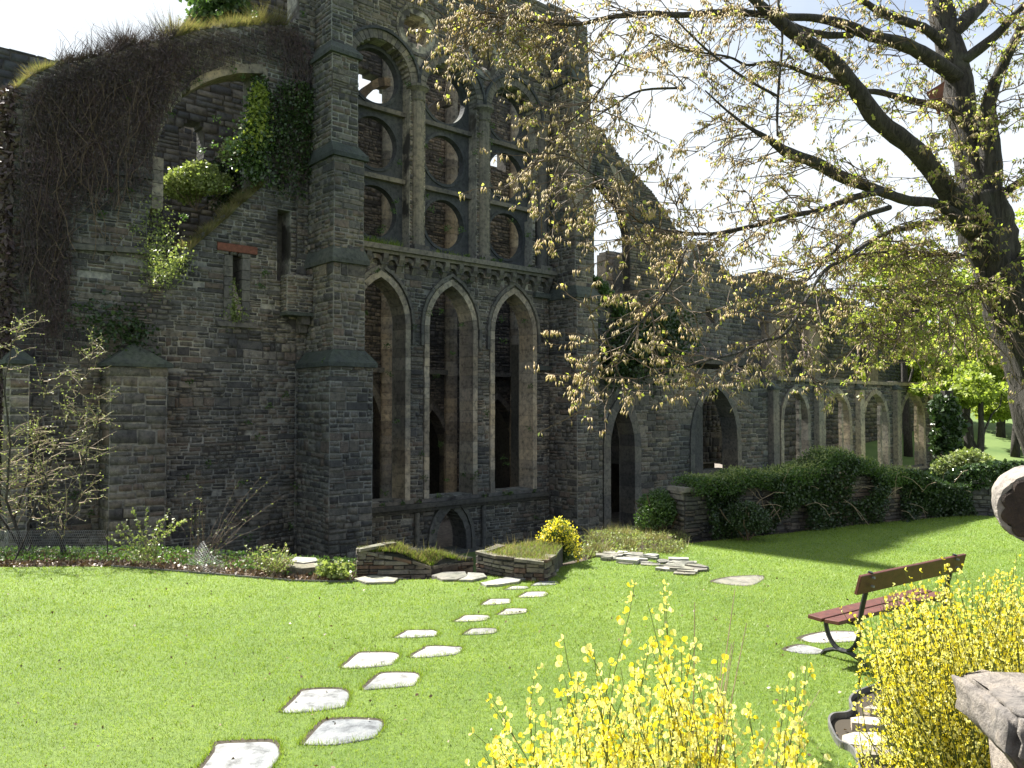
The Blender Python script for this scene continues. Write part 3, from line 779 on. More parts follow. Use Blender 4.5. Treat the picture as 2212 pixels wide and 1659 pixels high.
small_buttress(237, 360, 790, 738, 1.0, 81, 0)
small_buttress(20, 62, 785, 745, 1.0, 84, 0)

# ---------------------------------------------------------------- walls inside and behind
def plain_wall(name, off, outer, holes, mat, mortar, label, cat, budget=0, thick=.8, seed=5, **kw):
    fr = F.sub(0, off, 0); P = poly(outer, 0, fr) if not isinstance(outer[0][0], str) else outer
    H = [poly(h, 0, fr) for h in holes]
    e = empty(name, fr.p(P[0][0], BASE), label, cat)
    kw.setdefault('hmin', .2); kw.setdefault('hmax', .36); kw.setdefault('lmin', .3); kw.setdefault('lmax', .9)
    facing(e, fr, P, H, H, thick, budget, mat, mortar, seed=seed, **kw); return e, fr
TB = F.sub(0, -5.0, 0).px(434, -8)[0]
bw, fb_ = plain_wall('back_wall', -5.0, [(150, 1100), (170, 420), (300, 200), (370, 82), (400, 50), (432, 15), (434, -8), ('tz', TB, 31.6), ('tz', TB+.15, 34.4), ('tz', TB+.8, 31.6), ('tz', 5.2, 31.0), ('tz', 5.2, 26.5), (735, -260), (735, 1000)],  # unseen upper part, spike and overhang are shaped to cast the lawn shadow
           [[(388, 375), (386, 275), (400, 262), (425, 262), (440, 275), (440, 375)], [(556, 60), (560, 38), (570, 28), (582, 40), (588, 62)]],
           'stone_far', 'mortar_dark', 'inner wall of the ruin seen through the broken ivy arch', 'ruined wall', seed=31)
plain_wall('inner_wing_wall', -9.5, [(330, 700), (330, 200), (480, 160), (480, 700)], [], 'stone_far', 'mortar', 'farther pale wall behind the small inner window', 'ruined wall', seed=33)
plain_wall('far_left_wall', -4.0, [(-260, 1150), (-260, 60), (0, 103), (60, 116), (125, 135), (125, 1150)], [], 'stone_far', 'mortar_dark', 'low dark wall at the far left edge behind the vines', 'ruined wall', seed=34)
# inner wall opposite the lancets, pointed arcade below, sky gaps above
OI = -8.0
iwl, Fi = None, F.sub(0, OI, 0)
sky1 = [(760, 140), (792, 150), (818, 168), (842, 195), (852, 210), (840, 240), (760, 240)]
sky2 = [(1030, 318), (1058, 312), (1092, 320), (1092, 372), (1068, 362), (1040, 344)]
sky3 = [(1042, 256), (1050, 262), (1062, 288), (1045, 286)]
sky4 = [(904, 308), (914, 314), (918, 332), (904, 330)]
P = poly([(690, 1300), (690, -40), (1000, -40), (1180, 60), (1235, 120), (1235, 1300)], 0, Fi)
arcs = []
for xa, ya, xs, ys in ((800, 845, 823, 935), (932, 885, 968, 985), (1072, 862, 1127, 992)):
    ta_, za = Fi.px(xa, ya); ts_, zs_ = Fi.px(xs, ys); arcs.append((ta_, za, ts_, zs_))
H = [poly(s_, 0, Fi) for s_ in (sky1, sky2, sky3, sky4)]
ah = []
for ta_, za, ts_, zs_ in arcs:
    hw = ts_-ta_; Hh = za-zs_; Rr = (hw*hw+Hh*Hh)/(2*hw); ah.append((ta_, hw, zs_, Rr/(2*hw)))
e = empty('inner_wall', Fi.p(3, BASE), 'warm brown inner wall seen through the lancets, with dark pointed arches', 'ruined wall')
facing(e, Fi, P, H+[opening(t, h+.03, BASE, z, k) for t, h, z, k in ah], H+[opening(t, h+.3, BASE, z, k) for t, h, z, k in ah], .8, 60, 'stone_warm', 'mortar_dark', seed=41, hmin=.10, hmax=.22, lmin=.2, lmax=.6, gaps=.05)
for t, h, z, k in ah: put_blocks(e, arch_stones(Fi, t, h, BASE, z, k, .3, -.8, .08, seed=int(t*10)), M['dressed_grey'], single=False)
for xs_, w_ in ((831, .3), (970, .36), (1108, .3)):
    t, _ = Fi.px(xs_, 900)
    mb = MB(); z = BASE
    while z < 22:
        e2 = z+random.uniform(.3, .5); mb.tube([Fi.p(t, z+.006, .12), Fi.p(t, e2-.006, .12)], w_*random.uniform(.97, 1.03), 10); z = e2
    mb.build('wall_shaft', M['dressed'], e)
z_ = Fi.px(830, 800)[1]; mb = MB(); mb.fbox(Fi, -4, 14, z_-.12, z_+.12, 0, .3); mb.build('string_course', M['dressed_grey'], e)
# vault remains of the crossing seen through the round openings
va = empty('vault_remains', Fi.p(2, 15), 'broken brown vault ribs seen through the round openings', 'vault')
for tc in LC:
    mb = MB(); ns = 14
    for j in range(ns):
        a, a2 = PI*.5*j/ns, PI*.5*(j+1)/ns
        for dz in (0, .5):
            P0 = lambda w, o: F.p(tc-1.2+3.4*math.cos(w)*.9, 10.5+dz+7.5*math.sin(w), o)
        P1 = lambda w, o, r: F.p(tc+2.3-(2.6+r)*math.cos(w), 9.8+(7.0+r)*math.sin(w), o)
        if tc == LC[2]: continue
        mb.box8([P1(a, -3.0, 0), P1(a, -3.0, .35), P1(a2, -3.0, .35), P1(a2, -3.0, 0), P1(a, -3.5, 0), P1(a, -3.5, .35), P1(a2, -3.5, .35), P1(a2, -3.5, 0)])
    if tc != LC[2]: mb.build('vault_rib', M['stone_warm'], va)

# dark aisle behind the arcade
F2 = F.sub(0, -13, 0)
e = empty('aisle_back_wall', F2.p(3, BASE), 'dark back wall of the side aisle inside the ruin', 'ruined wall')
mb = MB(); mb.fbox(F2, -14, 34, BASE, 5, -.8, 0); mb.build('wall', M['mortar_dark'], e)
mb = MB(); mb.fbox(F2, -14, 34, 5, 5.5, -.8, 4.2); mb.build('aisle_shade_roof', M['mortar_dark'], e)  # unseen roof added to keep the aisle dark

# ---------------------------------------------------------------- nave side on the right
nv = empty('nave_side_wall', F.p(20, BASE), 'long low nave wall with a dark doorway, a niche and ruined pointed windows behind the hedge', 'ruined wall')
T0 = px(1284, 700)[0]; T1 = px(2026, 900)[0]
dz = px(1325, 1150)
def op_px(xl, xr, yap, ysp, off=0.0):
    """an opening from its photographed edges"""
    tl, tr_ = px(xl, ysp, off)[0], px(xr, ysp, off)[0]; hw = (tr_-tl)/2; tc = tl+hw
    zs_ = px((xl+xr)/2, ysp, off)[1]; za = px((xl+xr)/2, yap, off)[1]; Hh = max(.2, za-zs_); k = max(.55, (hw*hw+Hh*Hh)/(2*hw)/(2*hw))
    return tc, hw, zs_, k
door = op_px(1316, 1368, 872, 965); arch2 = op_px(1498, 1590, 836, 950)
wins = [op_px(xl, xr, ya, ys) for xl, xr, ya, ys in ((1690, 1742, 845, 905), (1780, 1832, 848, 908), (1864, 1914, 850, 912), (1944, 1992, 853, 915))]
topr = [(T0, BASE), (T0, px(1284, 600)[1]), px(1313, 610), px(1348, 665), px(1352, 790), px(1400, 795), px(1450, 785), px(1520, 800), px(1580, 806), px(1640, 818), px(1680, 822), px(1800, 823), px(1900, 825), px(1985, 827), px(1990, 850), px(2026, 862), (T1, BASE)]
zb2 = px(1540, 1075)[1]; zw = -1.9
chs = [opening(door[0], door[1]+.04, BASE, door[2], door[3]), opening(arch2[0], arch2[1]+.04, zb2, arch2[2], arch2[3])]+[opening(w[0], w[1]+.05, zw, w[2], w[3]) for w in wins]
shs = [opening(door[0], door[1]+.5, BASE, door[2], door[3]), opening(arch2[0], arch2[1]+.4, zb2, arch2[2], arch2[3])]+[opening(w[0], w[1]+.36, zw, w[2], w[3]) for w in wins]
XM = px(1660, 900)[0]
cut = lambda P, lo, hi: [(min(hi, max(lo, t)), z) for t, z in P]
facing(nv, F, cut(topr, T0, XM), chs[:2], shs[:2], 1.0, 100, seed=51, hmin=.18, hmax=.34, lmin=.3, lmax=.9, gaps=.01)
facing(nv, F, cut(topr, XM, T1), chs[2:], shs[2:], .42, 50, seed=52, hmin=.2, hmax=.36, lmin=.3, lmax=.9, gaps=.01)
for nm, o_, w_, z0_, mt in (('doorway', door, .5, BASE, 'dressed_grey'), ('niche', arch2, .4, zb2, 'dressed_grey')):
    mb = MB(); mb.fbox(F, o_[0]-o_[1]-.6, o_[0]+o_[1]+.6, z0_-.1, z0_+.02, -.9, .15); d_ = mb.build(nm, M['dressed_grey'], nv)
    put_blocks(d_, arch_stones(F, o_[0], o_[1], z0_, o_[2], o_[3], w_, -.9, .09, jam=(.5, .8), arc=.6, seed=61), M[mt])
mb = MB(); mb.fbox(F, arch2[0]-arch2[1]-.2, arch2[0]-.1, zb2, arch2[2]+2.5, -1.4, -.8); mb.fbox(F, arch2[0]-arch2[1]-.2, arch2[0]+arch2[1]+.2, zb2, zb2+1.5, -1.45, -.85); mb.build('niche_back', M['dressed_grey'], nv)
mb = MB(); mb.fbox(F, door[0]-3, door[0]+14, BASE, 6, -5, -4.2); mb.fbox(F, door[0]-3, door[0]+14, 5.3, 5.8, -4.2, -1); mb.build('doorway_shade_box', M['mortar_dark'], nv)  # back wall and unseen roof added to keep the doorway dark
for i, w in enumerate(wins):
    mb = MB(); mb.fbox(F, w[0]-w[1]-.3, w[0]+w[1]+.3, zw-.2, zw, -.4, .2); wo = mb.build('ruined_window', M['dressed'], nv)
    put_blocks(wo, arch_stones(F, w[0], w[1], zw, w[2], w[3], .36, -.40, .10, jam=(.4, .7), arc=.7, seed=70+i), M['dressed'], single=True)
    mb = MB(); rr = random.Random(90+i); z = zw
    while z < w[2]+1.2:       # ragged stump of the inner mullion that catches the sun
        e_ = z+rr.uniform(.2, .45); mb.fbox(F, w[0]+w[1]-.75+rr.uniform(-.05, .05), w[0]+w[1]-.5+rr.uniform(-.04, .05), z, e_-.02, -.36, -.12); z = e_
    mb.build('mullion', M['dressed'], wo)
for x in (1665, 1763, 1852, 1932, 2012):      # piers between the windows
    t = px(x, 950)[0]; mb = MB(); mb.fbox(F, t-.36, t+.3, BASE, px(x, 842)[1], 0, .4); pr = mb.build('pier', M['dressed'], nv)
    mb = frustum(F, (t-.44, t+.38, 0, .5), (t-.3, t+.24, 0, .05), px(x, 842)[1], px(x, 842)[1]+.12, px(x, 842)[1]+.5); mb.build('weathering', M['slate'], pr)
mb = MB(); mb.fbox(F, px(1675, 825)[0], px(1986, 825)[0], px(1800, 826)[1]-.02, px(1800, 826)[1]+.22, -.4, .18); mb.build('coping', M['dressed'], nv)
ne, _f = plain_wall('nave_inner_wall', -9.0, [(1600, 1080), (1600, 850), (2045, 850), (2045, 1080)], [], 'stone', 'mortar_dark', 'brown wall seen through the row of ruined windows', 'ruined wall', seed=55, hmin=.3, hmax=.5, lmin=.5, lmax=1.2)
# taller ruins beyond
fw, fwf = plain_wall('clerestory_wall', -12.0, [(1575, 870), (1575, 640), (1592, 602), (1650, 585), (1680, 592), (1700, 606), (1735, 612), (1760, 628), (1790, 632), (1797, 622), (1806, 638), (1850, 648), (1880, 690), (1930, 720), (1975, 775), (2000, 800), (2000, 870)], [],
               'stone_far', 'mortar_dark', 'distant blue grey nave wall with sloping broken top and pale ledges', 'ruined wall', seed=56, hmin=.3, hmax=.5, lmin=.5, lmax=1.3, thick=1.5)
for xa, ya, xb in ((1640, 692, 1700), (1728, 702, 1800), (1858, 716, 1900)):
    (t0, z0), (t1, _) = fwf.px(xa, ya), fwf.px(xb, ya); mb = MB(); mb.fbox(fwf, t0, t1, z0-.2, z0, 0, .9); mb.fbox(fwf, t0+.2, t0+2.2, BASE, z0-.2, 0, .8); mb.build('ledge', M['dressed'], fw)
tw, twf = plain_wall('broken_tower_wall', -3.5, [(1338, 1000), (1340, 700), (1357, 655), (1358, 560), (1365, 545), (1400, 530), (1440, 536), (1472, 552), (1482, 575), (1492, 545), (1512, 528), (1535, 527), (1550, 562), (1570, 588), (1592, 602), (1600, 680), (1612, 830), (1612, 1000)],
               [[(1523, 700), (1523, 664), (1550, 664), (1550, 700)]], 'stone', 'mortar', 'tall jagged remnant of wall behind the nave side with a small square window', 'ruined wall', budget=60, seed=57, hmin=.22, hmax=.4, lmin=.35, lmax=.9, thick=1.2)
plain_wall('slab_wall', -7.0, [(1309, 760), (1309, 545), (1372, 548), (1372, 760)], [], 'stone_far', 'mortar_dark', 'narrow blue grey wall stump in the gap below the flying buttress', 'ruined wall', seed=58, hmin=.3, hmax=.5, lmin=.5, lmax=1.2)
fy, fyf = plain_wall('flying_buttress', -1.2, [(1262, 250), (1278, 262), (1301, 282), (1333, 331), (1368, 371), (1408, 414), (1439, 458), (1471, 513), (1476, 560), (1470, 700), (1362, 700), (1360, 560), (1356, 500), (1344, 454), (1313, 414), (1277, 382), (1262, 375)], [],
               'stone', 'mortar_dark', 'black flying buttress arching down from the corner of the church front', 'flying buttress', budget=60, seed=59, thick=.5, hmin=.11, hmax=.2, h=.09)
mb = MB(); mb.box8([*(fyf.p(*fyf.px(x, y), .05) for x, y in ((1312, 350), (1338, 372), (1352, 400), (1330, 392))), *(fyf.p(*fyf.px(x, y), -.05) for x, y in ((1312, 350), (1338, 372), (1352, 400), (1330, 392)))])
mb.build('pale_slab', M['dressed'], fy)
# ================================================================ church floor
m = plain_mat('gravel_floor', (.16, .14, .12), .95, .4, 6, .6); M['gravel'] = m
mb = MB(); q = [F.p(-14, BASE+.03, -.9), F.p(62, BASE+.03, -.9), F.p(62, BASE+.03, -26), F.p(-14, BASE+.03, -26)]; mb.quad(*q)
mb.build('church_floor', M['gravel'], None, 'structure')

# ================================================================ plants: helpers
def leaf_cards(cen, L, W, down=0.0, flat=0.0, seed=0):
    """kites: cen (n,3), L,W sizes"""
    r = np.random.default_rng(seed); n = len(cen); cen = np.asarray(cen, float)
    a = r.normal(size=(n, 3)); a[:, 2] -= down; a /= np.linalg.norm(a, axis=1)[:, None]
    b = r.normal(size=(n, 3)); 
    if flat: 
        b[:, 2] *= (1-flat)
    b -= a*np.sum(a*b, 1)[:, None]; b /= np.linalg.norm(b, axis=1)[:, None]
    s = r.uniform(.65, 1.3, n)[:, None]
    l_ = a*L*s; w_ = b*W*s; nn = np.cross(a, b)*(W*.35)*s
    V = np.stack([cen, cen+l_*.45+w_+nn, cen+l_, cen+l_*.45-w_+nn], 1)
    return V.reshape(-1, 3)
def spindles(cen, L, r0, seed=0, jit=.35):
    r = np.random.default_rng(seed); n = len(cen); cen = np.asarray(cen, float)
    a = np.zeros((n, 3)); a[:, 2] = -1; a += r.normal(size=(n, 3))*jit*[1, 1, .3]; a /= np.linalg.norm(a, axis=1)[:, None]
    b = np.cross(a, [1.0, .2, 0]); b /= np.linalg.norm(b, axis=1)[:, None]; c_ = np.cross(a, b)
    s = r.uniform(.6, 1.25, n)[:, None]
    V = [cen]
    for k in range(3):
        w = 2*PI*k/3; V.append(cen+a*L*s*.5+(b*math.cos(w)+c_*math.sin(w))*r0)
    V.append(cen+a*L*s)
    V = np.stack(V, 1).reshape(-1, 3)
    fc = np.array([(0, 1, 2), (0, 2, 3), (0, 3, 1), (4, 2, 1), (4, 3, 2), (4, 1, 3)])
    return V, (np.arange(n)[:, None, None]*5+fc[None]).reshape(-1, 3)
def blades(P, H, W, lean=.35, seed=0):
    r = np.random.default_rng(seed); n = len(P); P = np.asarray(P, float)
    th = r.uniform(0, 2*PI, n); d = np.stack([np.cos(th), np.sin(th), np.zeros(n)], 1)
    ph = r.uniform(0, 2*PI, n); e = np.stack([np.cos(ph), np.sin(ph), np.zeros(n)], 1)
    H = np.broadcast_to(H, (n,))*r.uniform(.5, 1.3, n); W = np.broadcast_to(W, (n,))
    tip = P+e*(H*lean*r.uniform(0, 1.6, n))[:, None]; tip[:, 2] += H
    return np.stack([P-d*W[:, None]/2, P+d*W[:, None]/2, tip], 1).reshape(-1, 3)
def clump(c, rad, n, r, shell=.35):
    v = r.normal(size=(n, 3)); v /= np.linalg.norm(v, axis=1)[:, None]
    rr = (shell+(1-shell)*r.uniform(0, 1, n)**.5)
    return np.asarray(c)+v*rr[:, None]*np.asarray(rad)
def arc_pts(a, b, sag=.0, n=7, wob=.0, r=random):
    a, b = Vector(a), Vector(b); out = []
    L = (b-a).length
    for i in range(n+1):
        u = i/n; p = a.lerp(b, u); p.z += sag*math.sin(PI*u)*L
        if 0 < i < n: p += Vector((r.uniform(-1, 1), r.uniform(-1, 1), r.uniform(-1, 1)))*wob*L
        out.append(p)
    return out

# ================================================================ lawn grass
n0 = 620000
d = rng.uniform(0, 1, n0)**.8*15+5.4; X = rng.uniform(-1, 1, n0)*(d*.68+.6)
STEPS = [(415, 602, 1604, 1690), (655, 825, 1553, 1610), (612, 755, 1490, 1541), (787, 908, 1454, 1489), (740, 860, 1410, 1443), (888, 996, 1397, 1420),
         (852, 945, 1362, 1379), (1000, 1075, 1358, 1372), (983, 1058, 1330, 1343), (1077, 1139, 1315, 1328), (1040, 1104, 1294, 1307), (1120, 1182, 1279, 1291),
         (1090, 1141, 1267, 1274), (1149, 1206, 1256, 1265)]
shape = [(0, .93), (.12, .58), (.25, .20), (.31, .06), (.58, .0), (.88, .03), (.98, .12), (1, .34), (.93, .66), (.84, .78), (.40, .97), (.05, 1.0)]
slabs = []
for i, (x0, x1, y0, y1) in enumerate(STEPS):
    rr = random.Random(i+5)
    slabs.append([gp(x0+(x1-x0)*(a+rr.uniform(-.02, .02)), y0+(y1-y0)*(b_+rr.uniform(-.04, .04))) for a, b_ in shape])
EXTRA = {'bench_a': [(1730, 1380), (1760, 1370), (1800, 1365), (1860, 1368), (1850, 1384), (1800, 1388), (1760, 1389)],
         'bench_b': [(1697, 1404), (1728, 1394), (1755, 1398), (1780, 1407), (1765, 1413), (1730, 1412)],
         'plot': [(1540, 1256), (1585, 1246), (1650, 1245), (1625, 1264), (1575, 1263)]}
for k_ in EXTRA: slabs.append([gp(x, y) for x, y in EXTRA[k_]])
bedp = [(1908, 1472), (1895, 1488), (1868, 1497), (1845, 1508), (1835, 1522), (1840, 1540), (1828, 1550), (1800, 1553), (1790, 1566), (1798, 1590), (1812, 1612), (1838, 1625), (1852, 1650), (1860, 1690)]
bed_poly = [gp(x, y) for x, y in bedp]+[gp(2500, 1700), gp(2500, 1480)]
ok = inside(lawn_poly, X, d)
grow = lambda P, f: [((q.x-sum(p.x for p in P)/len(P))*f+sum(p.x for p in P)/len(P), (q.y-sum(p.y for p in P)/len(P))*f+sum(p.y for p in P)/len(P)) for q in P]
for s_ in slabs: ok &= ~inside(grow(s_, 1.08), X+.015, d-.03)
ok &= ~inside([(p.x, p.y) for p in bed_poly], X, d)
X, d = X[ok], d[ok]
keep = rng.uniform(0, 1, len(d)) < np.clip((9/d)**1.3, .12, 1); X, d = X[keep], d[keep]
Pg = np.stack([X, d, np.zeros(len(d))], 1)
np_mesh('lawn_grass', blades(Pg, .028, .0045+.0006*np.clip(d-6, 0, 20), .9, 3), 3, M['blade'])
# tufts of unmown grass round the stones
tp = []
for s_ in slabs[:14]:
    g_ = [(x_-.015, y_+.03) for x_, y_ in grow(s_, 1.12)]; k = len(g_)
    for j in range(k):
        a, b_ = g_[j], g_[(j+1) % k]; L = math.dist(a, b_)
        for _ in range(int(L*260)):
            u = random.random(); tp.append((a[0]+(b_[0]-a[0])*u+random.gauss(0, .012), a[1]+(b_[1]-a[1])*u+random.gauss(0, .012), 0))
np_mesh('edge_grass', blades(np.array(tp), .05, .005, .6, 4), 3, M['blade'])

# ================================================================ stepping stones
SL = ['nearest stepping stone, cut off by the bottom edge of the picture', 'large pale stepping stone second from the camera on the right row', 'large pale stepping stone second from the camera on the left row',
      'third stepping stone of the right row, between two larger left ones', 'third stepping stone of the left row, rounded and very pale', 'fourth stepping stone of the right row, left of the front broom',
      'fourth stepping stone of the left row with dark soil behind it', 'fifth stepping stone of the right row, thin and pale', 'fifth stepping stone of the left row, halfway to the steps',  # the dark soil behind the fourth stone is also painted edge shade
      'sixth stepping stone of the right row', 'sixth stepping stone of the left row', 'second last stepping stone of the right row', 'last small stepping stone of the left row, nearest the steps', 'farthest stepping stone of the right row, near the yellow bush']
m, n, l, b = newmat('soil_and_gap_shade'); b.inputs['Base Color'].default_value = (.035, .028, .018, 1); b.inputs['Roughness'].default_value = 1; M['gap'] = m  # dark soil, also used as painted shade along the stepping stone edges
def slab(P, label, cat, name, group=None, mat='flag', z=.010, soil=True):  # soil adds the dark ring of soil and painted edge shade
    cx = sum(p.x for p in P)/len(P); cy = sum(p.y for p in P)/len(P)
    # smooth outline
    Q = [Vector((p.x-cx, p.y-cy, 0)) for p in P]; n_ = len(Q); sm = []
    for i in range(n_):
        p0, p1, p2, p3 = Q[i-1], Q[i], Q[(i+1) % n_], Q[(i+2) % n_]
        if not soil:
            sm.append(p1.copy()); sm.append(p1.lerp(p2, .5)*random.uniform(.97, 1.02)); continue
        for u in (0, .33, .66):
            sm.append(.5*((2*p1)+(p2-p0)*u+(2*p0-5*p1+4*p2-p3)*u*u+(3*p1-p0-3*p2+p3)*u**3))
    mb = MB(); n_ = len(sm); R1 = [v+Vector((0, 0, z-.006)) for v in sm]; R0 = [v*.965+Vector((0, 0, z)) for v in sm]; R2 = [Vector((v.x, v.y, -.05)) for v in sm]
    mb.add([Vector((0, 0, z+.003))]+R0+R1+R2, [(0, 1+i, 1+(i+1) % n_) for i in range(n_)]+[(1+i, 1+n_+i, 1+n_+(i+1) % n_, 1+(i+1) % n_) for i in range(n_)]+[(1+n_+i, 1+2*n_+i, 1+2*n_+(i+1) % n_, 1+n_+(i+1) % n_) for i in range(n_)])
    o = mb.build(name, M[mat]); o.location = (cx, cy, 0); tag(o, label, cat, group)
    if soil: soil_shade_ring.append([Vector((cx-.02, cy, .004))+v*1.09+Vector((0, .035, 0)) for v in sm])  # dark ring shifted back and left stands in for the recess shadow
    return o
soil_shade_ring = []
for s_, lb in zip(slabs[:14], SL): slab(s_, lb, 'stepping stone', 'stepping_stone', 'pale stepping stones crossing the lawn in two rows')
slab(slabs[14], 'grey stepping stone under the front of the bench', 'stepping stone', 'stepping_stone', mat='flag')
slab(slabs[15], 'small triangular grey stone in the grass left of the bench leg', 'stepping stone', 'stepping_stone')
slab(slabs[16], 'flat rough slab lying alone on the lawn in front of the hedge shadow', 'stone slab', 'ground_slab', mat='path')
mb = MB()
for r_ in soil_shade_ring: mb.add(r_, [tuple(range(len(r_)))])
mb.build('soil_and_edge_shade', M['gap'], None, 'structure')

# ================================================================ low garden walls and the steps
def side_faces(parent, pts, zb, seed, budget, mat='wallstone', hm=(.05, .10)):
    """faced stones along successive top points"""
    st = []
    for i in range(len(pts)-1):
        a, b_ = pts[i], pts[i+1]; L = math.hypot(b_.x-a.x, b_.y-a.y)
        fr = Frame((a.x, a.y), math.degrees(math.atan2(b_.y-a.y, b_.x-a.x))+1e-6)
        fr.a = math.atan2(b_.y-a.y, b_.x-a.x); fr.U = Vector((math.cos(fr.a), math.sin(fr.a), 0)); fr.N = Vector((math.sin(fr.a), -math.cos(fr.a), 0))
        st += lay(fr, [(0, zb), (L, zb), (L, b_.z-.05), (0, a.z-.05)], [], hmin=hm[0], hmax=hm[1], lmin=.12, lmax=.34, seed=seed+i, joint=.010, proud=.03)
    place_stones(parent, st, M[mat], budget)
def cap_slabs(parent, pts, w, mat, seed, th=.06, grow_=.0):
    rr = random.Random(seed)
    for i in range(len(pts)-1):
        a, b_ = pts[i], pts[i+1]; L = (b_-a).length; u = (b_-a)/L; nn = Vector((u.y, -u.x, 0)); t = 0
        while t < L-.02:
            e = min(L, t+rr.uniform(.18, .5)); mb = MB()
            if L-e < .2: e = L
            P = [a+u*(t+.01)+nn*rr.uniform(.02, .06), a+u*(e-.01)+nn*rr.uniform(.02, .06), a+u*(e-.01)-nn*w, a+u*(t+.01)-nn*w]
            P = [p+Vector((0, 0, rr.uniform(-.02, .012))) for p in P]
            mb.box8(P+[p-Vector((0, 0, th)) for p in P]); mb.build('capping_stone', M[mat], parent); t = e
def low_wall(name, label, toppts, near, seed, budget, grass):
    e = empty(name, (toppts[0].x, toppts[0].y, 0), label, 'low wall')
    mb = MB(); mb.prism([p-Vector((0, 0, .055)) for p in toppts], -1.6); mb.build('wall_core', M['mortar_dark'], e)
    side_faces(e, near, -.5, seed, budget)
    cap_slabs(e, near, .13, 'wallstone', seed, .045)
    r = np.random.default_rng(seed); xs = [p.x for p in toppts]; ys = [p.y for p in toppts]
    n_ = grass; PX = r.uniform(min(xs), max(xs), n_*3); PY = r.uniform(min(ys), max(ys), n_*3); k_ = inside([(p.x, p.y) for p in toppts], PX, PY)
    PX, PY = PX[k_][:n_], PY[k_][:n_]
    # height of the top plane by inverse distance
    D = np.stack([1/((PX-p.x)**2+(PY-p.y)**2+.01) for p in toppts]); Z = (D*np.array([p.z for p in toppts])[:, None]).sum(0)/D.sum(0)-.05
    P_ = np.stack([PX, PY, Z], 1)
    np_mesh('turf', np.concatenate([blades(P_[::2], .09, .012, .9, seed), blades(P_[:60], .22, .012, .5, seed+2)]), 3, M['dry'], e)
    np_mesh('grass_tuft', blades(P_[1::2], .07, .011, .7, seed+1), 3, M['blade'], e)
    return e
A = [gp(770, 1183, .45), gp(932, 1221, .14), gp(1020, 1212, .10), gp(1022, 1196, .22), gp(930, 1180, .4), gp(850, 1168, .5)]
low_wall('low_garden_wall', 'low brown stone wall with a grassy top left of the sunken steps', A, [A[5], A[0], A[1], A[2]], 201, 110, 5000)
B = [gp(1030, 1191, .34), gp(1110, 1204, .34), gp(1176, 1210, .32), gp(1196, 1198, .32), gp(1215, 1174, .36), gp(1160, 1164, .42), gp(1080, 1176, .38)]
low_wall('low_garden_wall', 'low stone wall end right of the sunken steps, by the yellow bush', B, [B[6], B[0], B[1], B[2], B[3]], 211, 110, 4000)
FL = [([(932, 1240), (958, 1233), (1005, 1232), (1010, 1241), (985, 1249), (955, 1249)], 'pale flat flagstone at the left side of the top step'),
      ([(1010, 1234), (1045, 1236), (1052, 1243), (1020, 1250), (990, 1250), (1008, 1242)], 'small flagstone wedged beside the left top step slab'),
      ([(1038, 1256), (1080, 1247), (1128, 1246), (1120, 1254), (1075, 1260), (1050, 1261)], 'flagstone in the grass at the foot of the steps'),
      ([(1085, 1246), (1120, 1237), (1165, 1233), (1160, 1241), (1130, 1248)], 'middle flagstone of the top step'),
      ([(1128, 1238), (1165, 1228), (1198, 1221), (1206, 1227), (1185, 1236), (1155, 1241)], 'right flagstone of the top step below the stone wall end'),
      ([(765, 1247), (800, 1240), (860, 1246), (850, 1254), (790, 1256)], 'flat stone half overgrown at the corner of the flower bed')]
for P_, lb in FL: slab([gp(x, y, .05) for x, y in P_], lb, 'flagstone', 'flagstone', mat='path', z=.04, soil=False)
# flat block lying over the dark hole at the left
P_ = [gp(608, 1222, .16)+Vector((0, .4, 0)), gp(640, 1226, .16)+Vector((0, .4, 0)), gp(674, 1221, .16)+Vector((0, .4, 0)), gp(668, 1214, .16)+Vector((0, .4, 0)), gp(625, 1212, .16)+Vector((0, .4, 0))]
mb = MB(); mb.prism(P_, .11); o = mb.build('stone_slab', M['path']); tag(o, 'grey slab bridging dark stones beside the pinkish shrub', 'stone slab')
P_ = [gp(616, 1243, .0), gp(650, 1248, .0), gp(690, 1244, .0), gp(672, 1232, 0), gp(630, 1230, 0)]
mb = MB(); mb.prism([p+Vector((0, .05, .14)) for p in P_], -.4); o = mb.build('stone_block', M['wallstone']); tag(o, 'dark rough stone block under the grey slab', 'stone')
# strip of thin stones set on edge in the grass, right of the yellow bush
e = empty('stone_strip', gp(1400, 1215), 'strip of broken flat stones running through the grass in front of the hedge', 'stone edging')
rr = random.Random(77)
for i in range(64):
    u = rr.random(); v = rr.uniform(-1, 1); x = 1305+u*205; y = 1200+u*32+v*(9+5*u); c_ = gp(x, y, 0)
    a, b_ = rr.uniform(.06, .2), rr.uniform(.04, .11); th = rr.uniform(-.3, .3)-.35; h = rr.uniform(.015, .07)
    P_ = [c_+Vector((math.cos(th)*sx*a-math.sin(th)*sy*b_, math.sin(th)*sx*a+math.cos(th)*sy*b_, h+rr.uniform(-.01, .01))) for sx, sy in ((-1, -1), (.1, -1.15), (1, -.8), (1.05, .7), (0, 1.1), (-1, .9))]
    mb = MB(); mb.prism(P_, -.03); mb.build('stone', M['path'], e)
